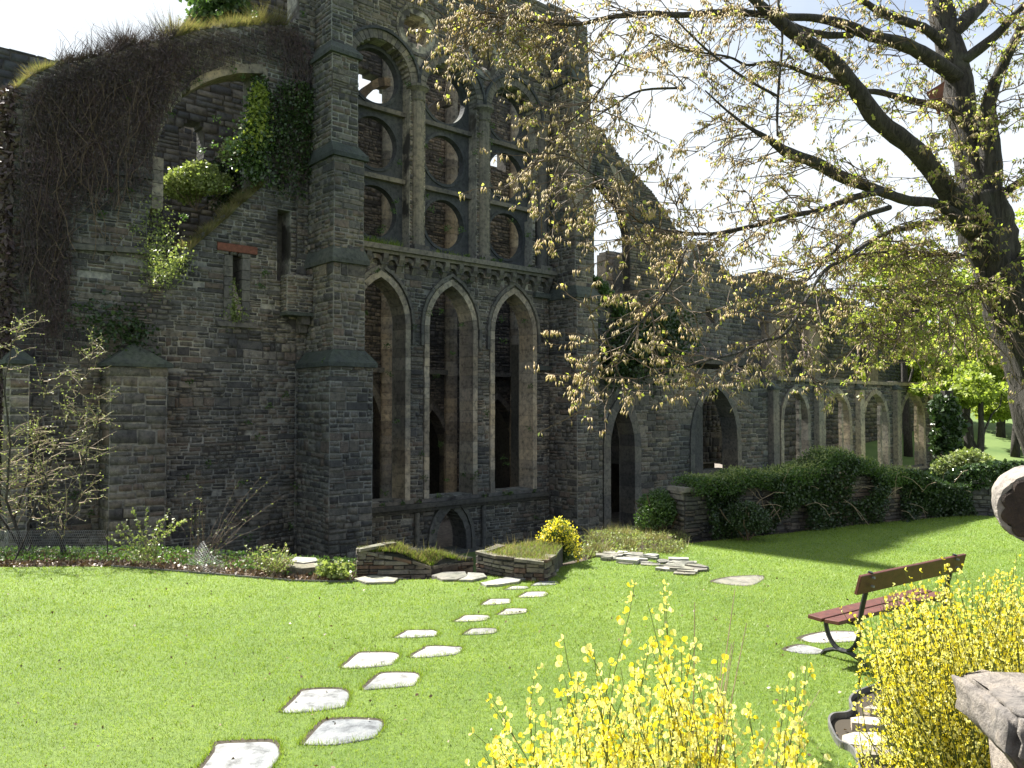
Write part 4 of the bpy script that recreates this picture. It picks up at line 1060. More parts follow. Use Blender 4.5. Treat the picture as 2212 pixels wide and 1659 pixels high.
# dry overgrown bank behind it
mb = MB(); G = []; nx, ny = 26, 12
for i in range(nx):
    for j in range(ny):
        a = gp(1258+i*8.5, 1200-(i*.6 if i < 12 else 8)); y = a.y+j*.27; u = j/(ny-1); w = i/(nx-1)
        z = .11*math.sin(PI*min(1, u*1.15))**.8*(.4+.6*math.sin(PI*(.15+.8*w)))+.03*math.sin(i*2.1+j*1.7)+random.Random(i*31+j).uniform(-.04, .05)*(1 if 0 < j < ny-2 else 0)
        G.append((a.x+j*.06, y, z-.02 if u < 1 else -1))
mb.add(G, [(i*ny+j, (i+1)*ny+j, (i+1)*ny+j+1, i*ny+j+1) for i in range(nx-1) for j in range(ny-1)])
mb.build('overgrown_bank', M['soil'], None, 'structure', smooth=True)
Gp = np.array(G).reshape(nx, ny, 3)[:, :-2].reshape(-1, 3)
r = np.random.default_rng(8); idx = r.integers(0, len(Gp), 9000); Pb = Gp[idx]+r.normal(size=(9000, 3))*[.09, .1, .008]
np_mesh('bank_grass', blades(Pb, .06+.12*(np.sin(Pb[:, 0]*5)*np.sin(Pb[:, 1]*7) > .35), .012, .9, 9), 3, M['dry'])
np_mesh('bank_weeds', leaf_cards(Pb[:4500]+[0, 0, .04], .05, .018, 0, 0, 10), 4, M['lime'])
# ground cover and litter on the flower bed
r = np.random.default_rng(12); n_ = 16000
ex = r.uniform(-260, 760, n_); eb = np.interp(ex, [p[0] for p in EDGE], [p[1] for p in EDGE]); uu = r.uniform(0, 1, n_)
Pc = np.array([gp(a, b_)+Vector((0, w*1.6+.03, .02-.05*w)) for a, b_, w in zip(ex, eb, uu)])
np_mesh('leaf_litter', leaf_cards(Pc[:9000], .07, .022, 0, .0, 13), 4, M['litter'])
np_mesh('bed_weeds', leaf_cards(Pc[9000:13500]+[0, .3, .03], .055, .02, -.6, 0, 14), 4, M['green'])

# ================================================================ hedge wall along the right of the lawn
def line_frame(a, b_):
    fr = Frame((a.x, a.y), 0); fr.a = math.atan2(b_.y-a.y, b_.x-a.x); fr.U = Vector((math.cos(fr.a), math.sin(fr.a), 0)); fr.N = Vector((math.sin(fr.a), -math.cos(fr.a), 0)); return fr
wa, wb = gp(1482, 1168)+Vector((0, .15, 0)), gp(2075, 1111)+Vector((0, .15, 0)); wc = wb+Vector((4.5, -.35, 0))
f1 = line_frame(wa, wb); L1 = (wb-wa).length; f2 = line_frame(wb, wc); L2 = (wc-wb).length
e = empty('garden_wall', wa, 'low dry stone wall overgrown with ivy and grass behind the lawn', 'garden wall')
o1 = [(0, -.1), (L1, -.1), (L1, .75), (L1*.85, .7), (L1*.75, 1.0), (L1*.4, 1.1), (.2, 1.05), (0, .95)]
o2 = [(0, -.1), (L2, -.1), (L2, 1.0), (0, .75)]
core(f1, o1, [], .55, h=.1).build('wall_core', M['mortar_dark'], e); core(f2, o2, [], .55, h=.1).build('wall_core', M['mortar_dark'], e)
st = lay(f1, o1, [], hmin=.06, hmax=.13, lmin=.15, lmax=.45, seed=301)+lay(f2, o2, [], hmin=.06, hmax=.13, lmin=.15, lmax=.45, seed=302)
fe = f1.sub(0, -.55, -90); st += lay(fe, [(0, -.1), (.55, -.1), (.55, .95), (0, .95)], [], hmin=.06, hmax=.13, lmin=.15, lmax=.4, seed=303)
place_stones(e, st, M['stone'], 250)
mb = MB(); mb.fbox(f1, -.05, .8, .96, 1.05, -.5, .08); mb.build('capping_stone', M['path'], e)
r = np.random.default_rng(21)
def along(fr, t, z, off): return np.stack([fr.O.x+fr.U.x*t+fr.N.x*off, fr.O.y+fr.U.y*t+fr.N.y*off, z], 1)
n_ = 28000; t = r.uniform(.45, L1+.2, n_); hmax = 1.15+.30*np.exp(-((t/L1-.52)/.1)**2)-.45*np.clip((t/L1-.8)/.15, 0, 1)+.08*np.sin(t*3.1)
z = hmax*r.uniform(0, 1, n_)**.8; off = .12+.18*r.uniform(0, 1, n_)+.12*np.sin(t*2.3+z*3)
kp = (np.sin(t*1.7+z*2.2)+np.sin(t*4.1-z*3))*.5 > -.35
P_ = along(f1, t, z, off)[kp]
hv = empty('ivy_hedge', wa+f1.U*3, 'dark ivy and bramble growth covering the low wall behind the lawn', 'hedge')
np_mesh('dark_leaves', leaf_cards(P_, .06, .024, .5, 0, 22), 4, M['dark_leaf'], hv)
n_ = 30000; t = r.uniform(.1, L1+.1, n_); hmax = 1.08+.52*np.exp(-((t/L1-.50)/.12)**2)+.14*np.exp(-((t/L1-.2)/.15)**2)-.36*np.clip((t/L1-.76)/.15, 0, 1)+.05*np.sin(t*5)
z = hmax+r.uniform(-.26, .08, n_); off = r.uniform(-.55, .34, n_)
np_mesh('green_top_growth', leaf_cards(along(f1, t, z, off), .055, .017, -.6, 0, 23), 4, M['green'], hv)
n_ = 7000; t = r.uniform(.3, L1*.8, n_); hmax = 1.12+.54*np.exp(-((t/L1-.50)/.12)**2)+.14*np.exp(-((t/L1-.2)/.15)**2)+.05*np.sin(t*5)
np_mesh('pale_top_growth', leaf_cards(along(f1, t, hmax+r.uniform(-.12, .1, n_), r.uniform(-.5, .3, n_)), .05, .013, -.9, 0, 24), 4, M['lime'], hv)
mb = MB(); rr = random.Random(3)
for i in range(36):
    t_ = rr.uniform(1, L1); a = f1.p(t_, rr.uniform(.2, 1.1), .3); mb.tube(arc_pts(a, a+Vector((rr.uniform(-.6, .6), rr.uniform(-.2, .1), rr.uniform(-.5, .5))), .15, 6, .03, rr), .005, 4, False)
mb.build('bramble_stems', M['palestem'], hv, 'stuff')
iv = empty('ivy_mound', wb, 'heap of glossy ivy hanging over the right end of the low wall', 'ivy')
n_ = 9000; t = r.uniform(-.3, L2, n_); u = r.uniform(0, 1, n_); z = (.75+.55*np.sin(PI*np.clip((t+.4)/3.5, 0, 1))**.6)*1.0 - (1-u)**2*.55; off = .05+.3*np.sin(u*PI/2)*r.uniform(.4, 1, n_)-.5*u
np_mesh('ivy_leaves', leaf_cards(along(f2, t, z, off), .085, .04, .6, 0, 25), 4, M['ivy'], iv)
# round bushes at the near end of the wall
def leafbush(name, c, rad, n_, L, W, mat, label, seed, stems=10, cat='bush', flat=0):
    e = empty(name, (c[0], c[1], c[2]-rad[2]), label, cat); r = np.random.default_rng(seed); rr = random.Random(seed)
    pts = []
    for i in range(14):
        v = r.normal(size=3); v /= np.linalg.norm(v); v[2] = abs(v[2])*1.2-.35
        pts.append(clump(np.asarray(c)+v*np.asarray(rad)*.62, np.asarray(rad)*.45, n_//14, r, .4))
    np_mesh('leaves', leaf_cards(np.concatenate(pts), L, W, 0, flat, seed), 4, M[mat], e)
    mb = MB()
    for i in range(stems):
        v = Vector((rr.gauss(0, .5)*rad[0], rr.gauss(0, .5)*rad[1], rr.uniform(0, .8)*rad[2])); mb.tube(arc_pts(Vector(c)-Vector((0, 0, rad[2])), Vector(c)+v, 0, 4, .03, rr), .01, 4, False)
    mb.build('stems', M['twig'], e, 'stuff'); return e
c_ = gp(1432, 1160); leafbush('round_bush', (c_.x, c_.y+.1, .46), (.66, .5, .56), 12000, .05, .016, 'green', 'feathery mid green bush at the near end of the low wall', 31)
c_ = gp(1610, 1165); leafbush('small_bush', (c_.x, c_.y-.1, .4), (.55, .3, .42), 5000, .045, .014, 'dark_leaf', 'dull olive shrub growing against the middle of the low wall', 32)
for i, (x, y, w, h, lb) in enumerate([(2085, 1005, .9, .5, 'pale yellow green shrub beyond the wall, left of the ivy heap')]):
    c_ = at(x, y, 22); leafbush('pale_bush', (c_.x, c_.y, c_.z), (w, .6, h), 2600, .09, .035, 'lime', lb, 33+i)
mb = MB(); 
dk = empty('dark_yew', at(2050, 1050, 48), 'black ivy covered stump at the far end of the nave wall', 'tree')
c_ = at(2046, 950, 48); mb.tube([Vector((c_.x, c_.y, BASE)), Vector((c_.x, c_.y, c_.z+3))], [.5, .35], 8); mb.build('trunk', M['bark'], dk)
r = np.random.default_rng(5); pts = np.concatenate([clump((c_.x+.25*math.sin(i*2), c_.y, BASE+.7+i*.6), (.75, .8, .7), 900, r, .5) for i in range(10)])
np_mesh('crown', leaf_cards(pts, .3, .13, .3, 0, 6), 4, M['dark_leaf'], dk)

# ================================================================ vegetation on the ruin
def vines(parent, fr, P, n_, seed, off=.1, lmin=1.5, lmax=5, rad=.008, up=True, name='bare_stems', mat='vine'):
    r = random.Random(seed); mb = MB(); xs = [p[0] for p in P]; zs = [p[1] for p in P]; done = 0; tip = []
    while done < n_:
        t, z = r.uniform(min(xs), max(xs)), r.uniform(min(zs), max(zs))
        if not inside(P, [t], [z])[0]: continue
        done += 1; L = r.uniform(lmin, lmax); k = int(L/.3)+2; a = PI/2+r.gauss(0, .35); pts = []
        o_ = off+r.uniform(0, .12)
        for i in range(k):
            pts.append(fr.p(t, z, o_+r.uniform(-.02, .03))); a += r.gauss(0, .22); a = a*.9+PI/2*.1
            t += math.cos(a)*.3; z += math.sin(a)*.3
            if not inside(P, [t], [z])[0]: break
        if len(pts) > 2: mb.tube(pts, [rad*(1.2-.9*i/len(pts)) for i in range(len(pts))], 3, False); tip += pts
    mb.build(name, M[mat], parent, 'stuff'); return tip
vp = poly([(38, 205), (110, 150), (200, 128), (280, 100), (400, 78), (600, 56), (640, 60), (690, 150), (640, 220), (585, 150), (515, 150), (440, 170), (385, 210), (345, 290), (325, 440), (160, 470), (150, 690), (210, 780), (60, 790), (38, 700)])
v = empty('climbing_vine', F.p(-11, 3), 'leafless purplish brown creeper matting the upper left wall', 'climbing plant')
tp = vines(v, F, vp, 1500, 41)+[F.p(TL-.1, random.uniform(-2, 9.6), random.uniform(-1, .1)) for _ in range(900)]*9
r = np.random.default_rng(42); T = np.array([q[:] for q in tp]); T = T[r.integers(0, len(T), 24000)]+r.normal(size=(24000, 3))*.09+np.array(F.N[:])*.05
np_mesh('twiglets', leaf_cards(T, .14, .012, .2, 0, 43), 4, M['vine'], v)
vines(v, F, poly([(60, 200), (330, 150), (330, 500), (60, 700)]), 46, 44, .2, 3, 7, .011, True, 'thick_stems', 'twig')
vp2 = poly([(585, 180), (680, 190), (690, 330), (640, 440), (575, 400)])
v2 = empty('creeper', F.p(-4, 10), 'dark mixed creeper between the broken window and the main buttress', 'climbing plant')
tp = vines(v2, F, vp2, 160, 45, .12, 1, 2.5); T = np.array([q[:] for q in tp]); T = T[r.integers(0, len(T), 5000)]+r.normal(size=(5000, 3))*.12
np_mesh('leaves', leaf_cards(T, .10, .04, .3, 0, 46), 4, M['dark_leaf'], v2)
np_mesh('dark_end_cover', leaf_cards(np.array([F.p(TL-random.uniform(0, .3), random.uniform(-1, 12.0), random.uniform(-1.1, .15))[:] for _ in range(5200)]), .26, .05, .5, 0, 49), 4, M['vine'], v)  # dark cards added to hide the sunlit end of the wall
# left edge creeper
vl = empty('climbing_vine', F.p(-15, 0), 'tangle of brown creeper hanging down the far left wall', 'climbing plant')
fl = F.sub(0, -4, 0); vpl = poly([(-60, 280), (32, 300), (40, 760), (-60, 760)], 0, fl); tp = vines(vl, fl, vpl, 200, 47, .3, 1, 3); T = np.array([q[:] for q in tp]); T = T[r.integers(0, len(T), 9000)]+r.normal(size=(9000, 3))*.12
np_mesh('twiglets', leaf_cards(T, .14, .014, .3, 0, 48), 4, M['vine'], vl)
# tufts on the wall tops
def top_tufts(name, pts, n_, h, mat, label, seed, off=(-.9, .1), fr=F, dens=None, cat='grass', extra=None):
    r = np.random.default_rng(seed); Q = np.array([fr.px(*p) for p in pts]); seg = np.r_[0, np.cumsum(np.hypot(*np.diff(Q, axis=0).T))]
    s_ = r.uniform(0, seg[-1], n_); t = np.interp(s_, seg, Q[:, 0]); z = np.interp(s_, seg, Q[:, 1]); o_ = r.uniform(off[0], off[1], n_)
    hh = h*(.5+.9*np.abs(np.sin(t*1.9)*np.sin(t*.7+1))); P_ = along(fr, t, z-.05, o_)
    o = np_mesh(name, blades(P_, hh, .02, 1.0, seed), 3, M[mat]); o['kind'] = 'thing'; tag(o, label, cat); return o
top_tufts('wall_top_grass', [(33, 190), (60, 165), (110, 142), (135, 140)], 1600, .3, 'dry', 'yellow green grass tuft on the left corner of the ivy wall', 51)
top_tufts('wall_top_brush', [(130, 138), (200, 122), (250, 112), (280, 97), (330, 92), (380, 80)], 2600, .55, 'vine', 'wiry dead brush sticking up from the sloping wall top', 52)
top_tufts('wall_top_grass', [(370, 82), (420, 64), (500, 56), (560, 52), (620, 52)], 4200, .5, 'dry', 'dry yellow grass along the top of the ivy arch', 53)
r5 = random.Random(55); mb = MB()
for i in range(150):
    x = r5.uniform(120, 400); y = np.interp(x, [120, 200, 280, 400], [140, 122, 97, 76]); t, z = px(x, y); a = F.p(t, z-.1, r5.uniform(-.6, 0))
    mb.tube(arc_pts(a, a+Vector((r5.gauss(0, .35), r5.gauss(0, .2), r5.uniform(.3, 1.0))), .06, 5, .05, r5), [.012, .01, .009, .007, .005, .004], 3, False)
o = mb.build('dead_stems', M['vine']); o['kind'] = 'stuff'
# green ivy column inside the broken window, bush and grassy slope
def card_thing(name, C_, L, W, mat, label, cat, seed, down=.3):
    e = empty(name, Vector(C_.mean(0).tolist()), label, cat); np_mesh('leaves', leaf_cards(C_, L, W, down, 0, seed), 4, M[mat], e); return e
def px_cloud(pts, off, n_, sp, seed):
    """leaves round a pixel path, pts: (x,y,half width m)"""
    r = np.random.default_rng(seed); out = []
    for (xa, ya, wa_), (xb, yb, wb_) in zip(pts[:-1], pts[1:]):
        k = n_//(len(pts)-1); u = r.uniform(0, 1, k); fr = F.sub(0, off, 0); A_ = np.array(fr.p(*fr.px(xa, ya))[:]); B_ = np.array(fr.p(*fr.px(xb, yb))[:])
        w = (wa_+(wb_-wa_)*u)[:, None]; out.append(A_+(B_-A_)*u[:, None]+r.normal(size=(k, 3))*w*sp)
    return np.concatenate(out)
card_thing('ivy_column', px_cloud([(560, 175, .16), (562, 215, .28), (556, 260, .35), (550, 300, .5), (535, 335, .55), (560, 380, .35)], .05, 5200, .6, 61), .12, .05, 'ivy', 'sunlit ivy climbing the right side of the broken window', 'ivy', 62)
card_thing('ivy_column_shoots', px_cloud([(560, 190, .16), (562, 215, .2), (556, 260, .3), (545, 320, .45)], .3, 1500, .6, 67), .12, .045, 'spring', 'pale new leaves of the ivy column in the broken window', 'ivy', 68)
c_ = F.sub(0, -1.6, 0); q = c_.p(*c_.px(425, 400))
leafbush('elder_bush', (q.x, q.y, q.z), (1.25, .8, .9), 7500, .10, .042, 'lime', 'lime green bush growing in the broken window opening', 63)
q = c_.p(*c_.px(500, 330)); leafbush('elder_sprig', (q.x, q.y, q.z), (.5, .4, .5), 1100, .09, .038, 'lime', 'small bright green sprig beside the ivy column', 64)
q = c_.p(*c_.px(470, 370)); leafbush('dark_ivy_clump', (q.x, q.y+.9, q.z-.5), (1.1, .6, 1.6), 3000, .12, .05, 'dark_leaf', 'dark ivy in the shade behind the lime green bush', 66)
def slope_grass(name, a, b_, n_, h, label, seed, mat='dry'):
    r = np.random.default_rng(seed); ta_, za_ = px(*a); tb_, zb_ = px(*b_); u = r.uniform(0, 1, n_)
    P_ = along(F, ta_+(tb_-ta_)*u, za_+(zb_-za_)*u-.05, r.uniform(-.9, .12, n_)); o = np_mesh(name, np.concatenate([blades(P_, h, .03, .8, seed)]), 3, M[mat]); o['kind'] = 'thing'; tag(o, label, 'grass')
slope_grass('slope_grass', (405, 540), (495, 462), 2200, .26, 'bright grass on the lower sloping edge of the broken window', 71)
slope_grass('slope_grass', (492, 462), (562, 402), 2600, .28, 'bright grass on the upper sloping edge of the broken window', 72)
card_thing('hanging_ivy', px_cloud([(330, 460, .35), (340, 520, .4), (335, 575, .4), (350, 600, .3), (400, 555, .2)], .15, 2000, .9, 73), .085, .032, 'lime', 'thin leafy ivy trailing down the left edge of the broken window', 'ivy', 74)
card_thing('window_sprig', px_cloud([(497, 600, .08), (500, 650, .14), (497, 685, .22), (525, 688, .2)], -.05, 900, .8, 75), .09, .035, 'lime', 'leafy sprig growing in the small square window', 'plant', 76)
card_thing('gable_bush', px_cloud([(440, 0, .5), (470, 15, .6), (500, 5, .6)], -4.6, 1800, .8, 77), .2, .08, 'green', 'green shrub high on the sloping edge of the inner wall', 'bush', 78)
P_ = along(F, rng.uniform(-1.1, 1.3, 900), np.full(900, ZGAL), rng.uniform(-.45, .42, 900)); o = np_mesh('ledge_grass', blades(P_, .28, .02, .8, 79), 3, M['blade']); o['kind'] = 'thing'; tag(o, 'bright green grass on the left end of the gallery ledge', 'grass')
P_ = along(F, rng.uniform(2.9, 4.6, 200), np.full(200, ZGAL), rng.uniform(-.2, .42, 200)); o = np_mesh('ledge_grass', blades(P_, .2, .02, .8, 80), 3, M['blade']); o['kind'] = 'thing'; tag(o, 'sparse green tuft in the middle of the gallery ledge', 'grass')
card_thing('wall_ivy', px_cloud([(1287, 600, .1), (1305, 630, .2), (1330, 665, .3), (1340, 700, .4)], .1, 1800, .8, 81), .15, .06, 'green', 'ivy running down the ruined edge right of the right hand buttress', 'ivy', 82)
card_thing('dark_void_leaves', px_cloud([(1300, 790, .6), (1360, 745, 1.2), (1420, 745, 1.3), (1440, 720, .7)], .3, 6500, .75, 83), .2, .08, 'dark_leaf', 'mass of black green ivy above the doorway right of the church front', 'ivy', 84)  # dark leaf mass put where there is only a black void
card_thing('lichen_ivy', px_cloud([(200, 700, .5), (250, 720, .6), (300, 715, .3)], .1, 1100, .8, 85), .13, .05, 'dark_leaf', 'dark creeper above the small gabled buttress', 'ivy', 86)

# ================================================================ shrubs at the foot of the church
def sprays(name, base, tips, label, cat, seed, leaf=.05, lw=.018, lmat='lime', smat='palestem', rad=.008, gap=.05, side=.5, sag=.06, bw=.08, start=.15):
    """stems from a common foot to the given tips, each with short side shoots and leaves"""
    e = empty(name, base, label, cat); rr = random.Random(seed); mb = MB(); cen = []
    for tpt in tips:
        b0 = Vector(base)+Vector((rr.gauss(0, bw), rr.gauss(0, bw), 0)); P_ = arc_pts(b0, tpt, sag*rr.uniform(.3, 1.5), 9, .012, rr); L = (Vector(tpt)-b0).length
        mb.tube(P_, [rad*(1.15-.95*i/9) for i in range(10)], 4, False)
        k = int(L/gap)
        for i in range(k):
            u = start+(1-start)*i/k; j = min(8, int(u*9)); q = P_[j].lerp(P_[j+1], u*9-j)
            for _ in range(2): cen.append(q+Vector((rr.gauss(0, .012), rr.gauss(0, .012), rr.gauss(0, .01))))
            if rr.random() < side*.3:
                q2 = q+Vector((rr.gauss(0, .12), rr.gauss(0, .1), rr.uniform(.02, .2)))*L*.6; S_ = arc_pts(q, q2, .03, 4, .03, rr); mb.tube(S_, rad*.4, 3, False)
                for s_ in range(int((q2-q).length/gap)): cen.append(S_[0].lerp(S_[-1], rr.random()))
    mb.build('stems', M[smat], e, 'stuff'); np_mesh('leaves', leaf_cards(np.array([c[:] for c in cen]), leaf, lw, -.3, 0, seed), 4, M[lmat], e); return e
def tips_at(L, d, j=.25, s=1): rr = random.Random(s); return [at(x, y, d+rr.uniform(-j, j)) for x, y in L]
b_ = gp(305, 1226)+Vector((0, .15, -.05))
sprays('young_forsythia', b_, tips_at([(226, 1158), (250, 1140), (262, 1128), (284, 1096), (316, 1093), (345, 1120), (366, 1100), (380, 1122), (403, 1122), (335, 1160), (300, 1150), (345, 1195), (270, 1195)], b_.y), 'young shrub with lime leaves along fanned bare stems at the lawn edge', 'shrub', 91, .055, .022, gap=.045)
b_ = gp(585, 1250)+Vector((0, .3, -.05)); rr = random.Random(92)
sprays('pinkish_shrub', b_, tips_at([(rr.uniform(525, 645), rr.uniform(1172, 1225)) for _ in range(46)], b_.y, .3, 2), 'small twiggy shrub with pinkish stems and new leaves left of the dark hole', 'shrub', 93, .05, .016, gap=.05, smat='palestem', rad=.010)
b_ = gp(722, 1256)+Vector((0, .15, -.02)); rr = random.Random(94)
sprays('leafy_plant', b_, tips_at([(rr.uniform(680, 765), rr.uniform(1208, 1245)) for _ in range(34)], b_.y, .2, 3), 'fresh green leafy plant at the bed corner by the stone wall', 'plant', 95, .085, .026, gap=.035, smat='broomstem')
b_ = gp(1205, 1214)+Vector((0, .12, 0)); rr = random.Random(96)
tl = []
for _ in range(230):
    a = rr.uniform(-1, 1); tl.append((1205+a*46, 1113+45*abs(a)**2.2+rr.uniform(0, 55)))
yb = sprays('yellow_green_bush', b_, tips_at(tl, b_.y, .38, 4), 'upright yellow green broom bush beside the sunken steps', 'bush', 97, .04, .012, gap=.05, lmat='green', smat='broomstem', rad=.006, start=.1)
rr = random.Random(98); cen = [q+Vector((rr.gauss(0, .03), rr.gauss(0, .03), -rr.uniform(0, .16))) for q in tips_at(tl, b_.y, .38, 4) for _ in range(9)]
np_mesh('blossom', leaf_cards(np.array([c[:] for c in cen]), .032, .016, 0, 0, 99), 4, M['yellow'], yb)
# young tree at the left edge
def young_tree(name, base, tips, label, seed, r0, d, ntw=22, leaf=.045, spread=.5, lmat='lime', hgt=None):
    e = empty(name, base, label, 'tree'); rr = random.Random(seed); tb = MB(); tw = MB(); cen = []
    for pth in tips:
        P_ = [Vector(base)+Vector((rr.gauss(0, .05), rr.gauss(0, .05), 0))]+[at(x, y, d+rr.uniform(-.2, .2)) for x, y in pth]
        Q = []
        for a, b2 in zip(P_[:-1], P_[1:]): Q += [a.lerp(b2, u/3)+Vector((rr.gauss(0, .012), rr.gauss(0, .012), 0)) for u in range(3)]
        Q.append(P_[-1]); n_ = len(Q); tb.tube(Q, [r0*(1.1-.95*i/n_) for i in range(n_)], 6, False)
        for i in range(ntw):
            u = rr.uniform(.15, 1); j = min(n_-2, int(u*(n_-1))); a = Q[j].lerp(Q[j+1], rr.random())
            dr = Vector((rr.gauss(0, 1), rr.gauss(0, .8), rr.uniform(-.1, 1.3))).normalized(); L = rr.uniform(.3, 1.0)*spread*2*(1.2-u*.6)
            S_ = arc_pts(a, a+dr*L, .08*rr.choice((-1, 1)), 6, .04, rr); tw.tube(S_, [.010, .009, .007, .006, .004, .003, .002], 3, False)
            for s_ in range(3):
                q = S_[rr.randrange(2, 6)]; q2 = q+Vector((rr.gauss(0, .18), rr.gauss(0, .15), rr.gauss(.08, .12))); tw.tube([q, q.lerp(q2, .5)+Vector((0, 0, .02)), q2], [.004, .003, .002], 3, False); cen += [q2, q.lerp(q2, .5), q.lerp(q2, .8)]
            cen += S_[1:]+[S_[k].lerp(S_[k+1], .5) for k in range(2, 6)]
    tb.build('trunk', M['bark'], e); tw.build('twigs', M['palestem'], e, 'stuff')
    np_mesh('leaves', leaf_cards(np.repeat(np.array([c[:] for c in cen]), 1, 0), leaf, leaf*.36, 0, 0, seed), 4, M[lmat], e); return e
b_ = gp(18, 1200)+Vector((0, .5, -.05))
young_tree('young_tree', b_, [[(30, 1120), (60, 1040), (85, 950), (95, 850), (90, 760)], [(15, 1080), (20, 960), (10, 850), (25, 740), (50, 700)], [(60, 1130), (105, 1010), (150, 900), (185, 800), (215, 740)], [(-10, 1100), (-40, 900), (-50, 700)]], 'leafing young tree with several leaning stems at the far left', 101, .024, b_.y, 26, leaf=.032, spread=.45)
b_ = gp(112, 1205)+Vector((0, .4, -.05))
young_tree('young_tree', b_, [[(120, 1130), (160, 1030), (200, 950), (215, 890), (262, 850)], [(130, 1150), (170, 1080), (185, 1000), (190, 930), (160, 880)], [(112, 1120), (100, 1040), (80, 980), (60, 930)]], 'slender leaning sapling with lime leaves right of the leftmost young tree', 102, .018, b_.y, 20, leaf=.032, spread=.42)
b_ = gp(390, 1222)+Vector((0, .9, -.1)); rr = random.Random(103)
sprays('bare_shrub', b_, tips_at([(rr.uniform(370, 620), rr.uniform(1010, 1140)) for _ in range(26)]+[(366, 1045), (350, 1090)], b_.y+.2, .3, 5), 'bare arching shrub stems in front of the dark church wall', 'shrub', 104, .03, .01, gap=.3, lmat='lime', rad=.005, smat='twig')
mb = MB(); mb.tube([gp(30, 1214), at(62, 1145, gp(30, 1214).y+.15)], [.016, .013], 6); o = mb.build('wooden_stake', M['bark']); tag(o, 'thin leaning wooden stake in the bed at the left', 'stake')
# chicken wire
def hexwire(P, nu, nv, w, name, parent, bulge):
    mb = MB(); cells = set()
    def S_(u, v):
        a = P[0].lerp(P[1], u); b2 = P[3].lerp(P[2], u); q = a.lerp(b2, v); return q+Vector((0, -1, 0))*bulge*math.sin(PI*u)*(.4+.6*math.sin(PI*v))+Vector((0, 0, 1))*bulge*.3*math.sin(3*u+2*v)
    for i in range(nu):
        for j in range(nv):
            u0, u1 = i/nu, (i+1)/nu; s_ = .5 if j % 2 else 0; v0 = j/nv; dv = 1/nv
            pts = [((i+s_)/nu, v0), ((i+s_)/nu, v0+dv*.45), ((i+s_+.5)/nu, v0+dv), ((i+s_+1)/nu, v0+dv*.45)]
            pts = [(min(1, a), min(1, b2)) for a, b2 in pts]
            for a, b2 in ((0, 1), (1, 2), (2, 3)):
                A_, B_ = S_(*pts[a]), S_(*pts[b2])
                if (B_-A_).length < 1e-4: continue
                mb.tube([A_, B_], w, 3, False)
    return mb.build(name, M['wire'], parent, 'stuff')
e = empty('wire_roll', gp(440, 1240), 'crumpled piece of chicken wire leaning in the bed at the lawn edge', 'wire netting'); dd = gp(440, 1242).y+.15
hexwire([at(392, 1236, dd), at(480, 1246, dd), at(485, 1206, dd+.05), at(438, 1174, dd+.3)], 16, 12, .0018, 'netting', e, .22)
hexwire([at(410, 1238, dd+.4), at(478, 1244, dd+.4), at(482, 1200, dd+.4), at(440, 1178, dd+.4)], 12, 9, .0015, 'netting', e, -.1)
e = empty('wire_fence', gp(0, 1196), 'low chicken wire fence across the bed at the far left', 'wire fence'); dd = 14.4
hexwire([at(-60, 1200, dd), at(232, 1196, dd), at(232, 1143, dd), at(-60, 1146, dd)], 66, 9, .0022, 'netting', e, .03)
for x in (-58, 40, 135, 232):
    mb = MB(); mb.tube([at(x, 1202, dd), at(x, 1140, dd)], .012, 5); mb.build('post', M['bark'], e)
# metal lawn edging strip
mb = MB()
for a, b2 in zip(edge[3:8], edge[4:9]):
    mb.box8([a+Vector((0, -.006, .03)), b2+Vector((0, -.006, .03)), b2+Vector((0, .006, .03)), a+Vector((0, .006, .03)), a+Vector((0, -.006, -.1)), b2+Vector((0, -.006, -.1)), b2+Vector((0, .006, -.1)), a+Vector((0, .006, -.1))])
o = mb.build('lawn_edging', M['edging']); tag(o, 'thin dark strip edging the lawn against the flower bed', 'edging')

# weeds rooted in joints and on ledges, fallen leaves on the lawn
r = np.random.default_rng(301); W_ = []
for _ in range(150):
    t, z = r.uniform(-11, 13), r.uniform(-2.5, 17); 
    W_.append(clump(F.p(t, z, .1)[:], (.16, .16, .12), 26, r, .1))
for zc, t0, t1, o_ in ((7.75, -2.6, -1.3, 2.0), (11.45, -2.5, -1.3, 1.8), (4.2, -2.9, -1.2, 2.2), (ZSILL-.15, -1, 9, .3), (ZGAL, 4, 9.5, .4)):
    for _ in range(9): W_.append(clump(F.p(r.uniform(t0, t1), zc+.08, o_-r.uniform(0, .2))[:], (.12, .12, .08), 30, r, .1))
np_mesh('wall_weeds', leaf_cards(np.concatenate(W_), .09, .025, -.2, 0, 302), 4, M['green'])
k_ = 420; yy = r.uniform(5.6, 13, k_); xx = r.uniform(-1, 1, k_)*yy*.66
kk = inside(lawn_poly, xx, yy)
np_mesh('fallen_leaves', leaf_cards(np.stack([xx, yy, np.full(k_, .03)], 1)[kk], .035, .012, 0, 0, 303), 4, M['litter'])
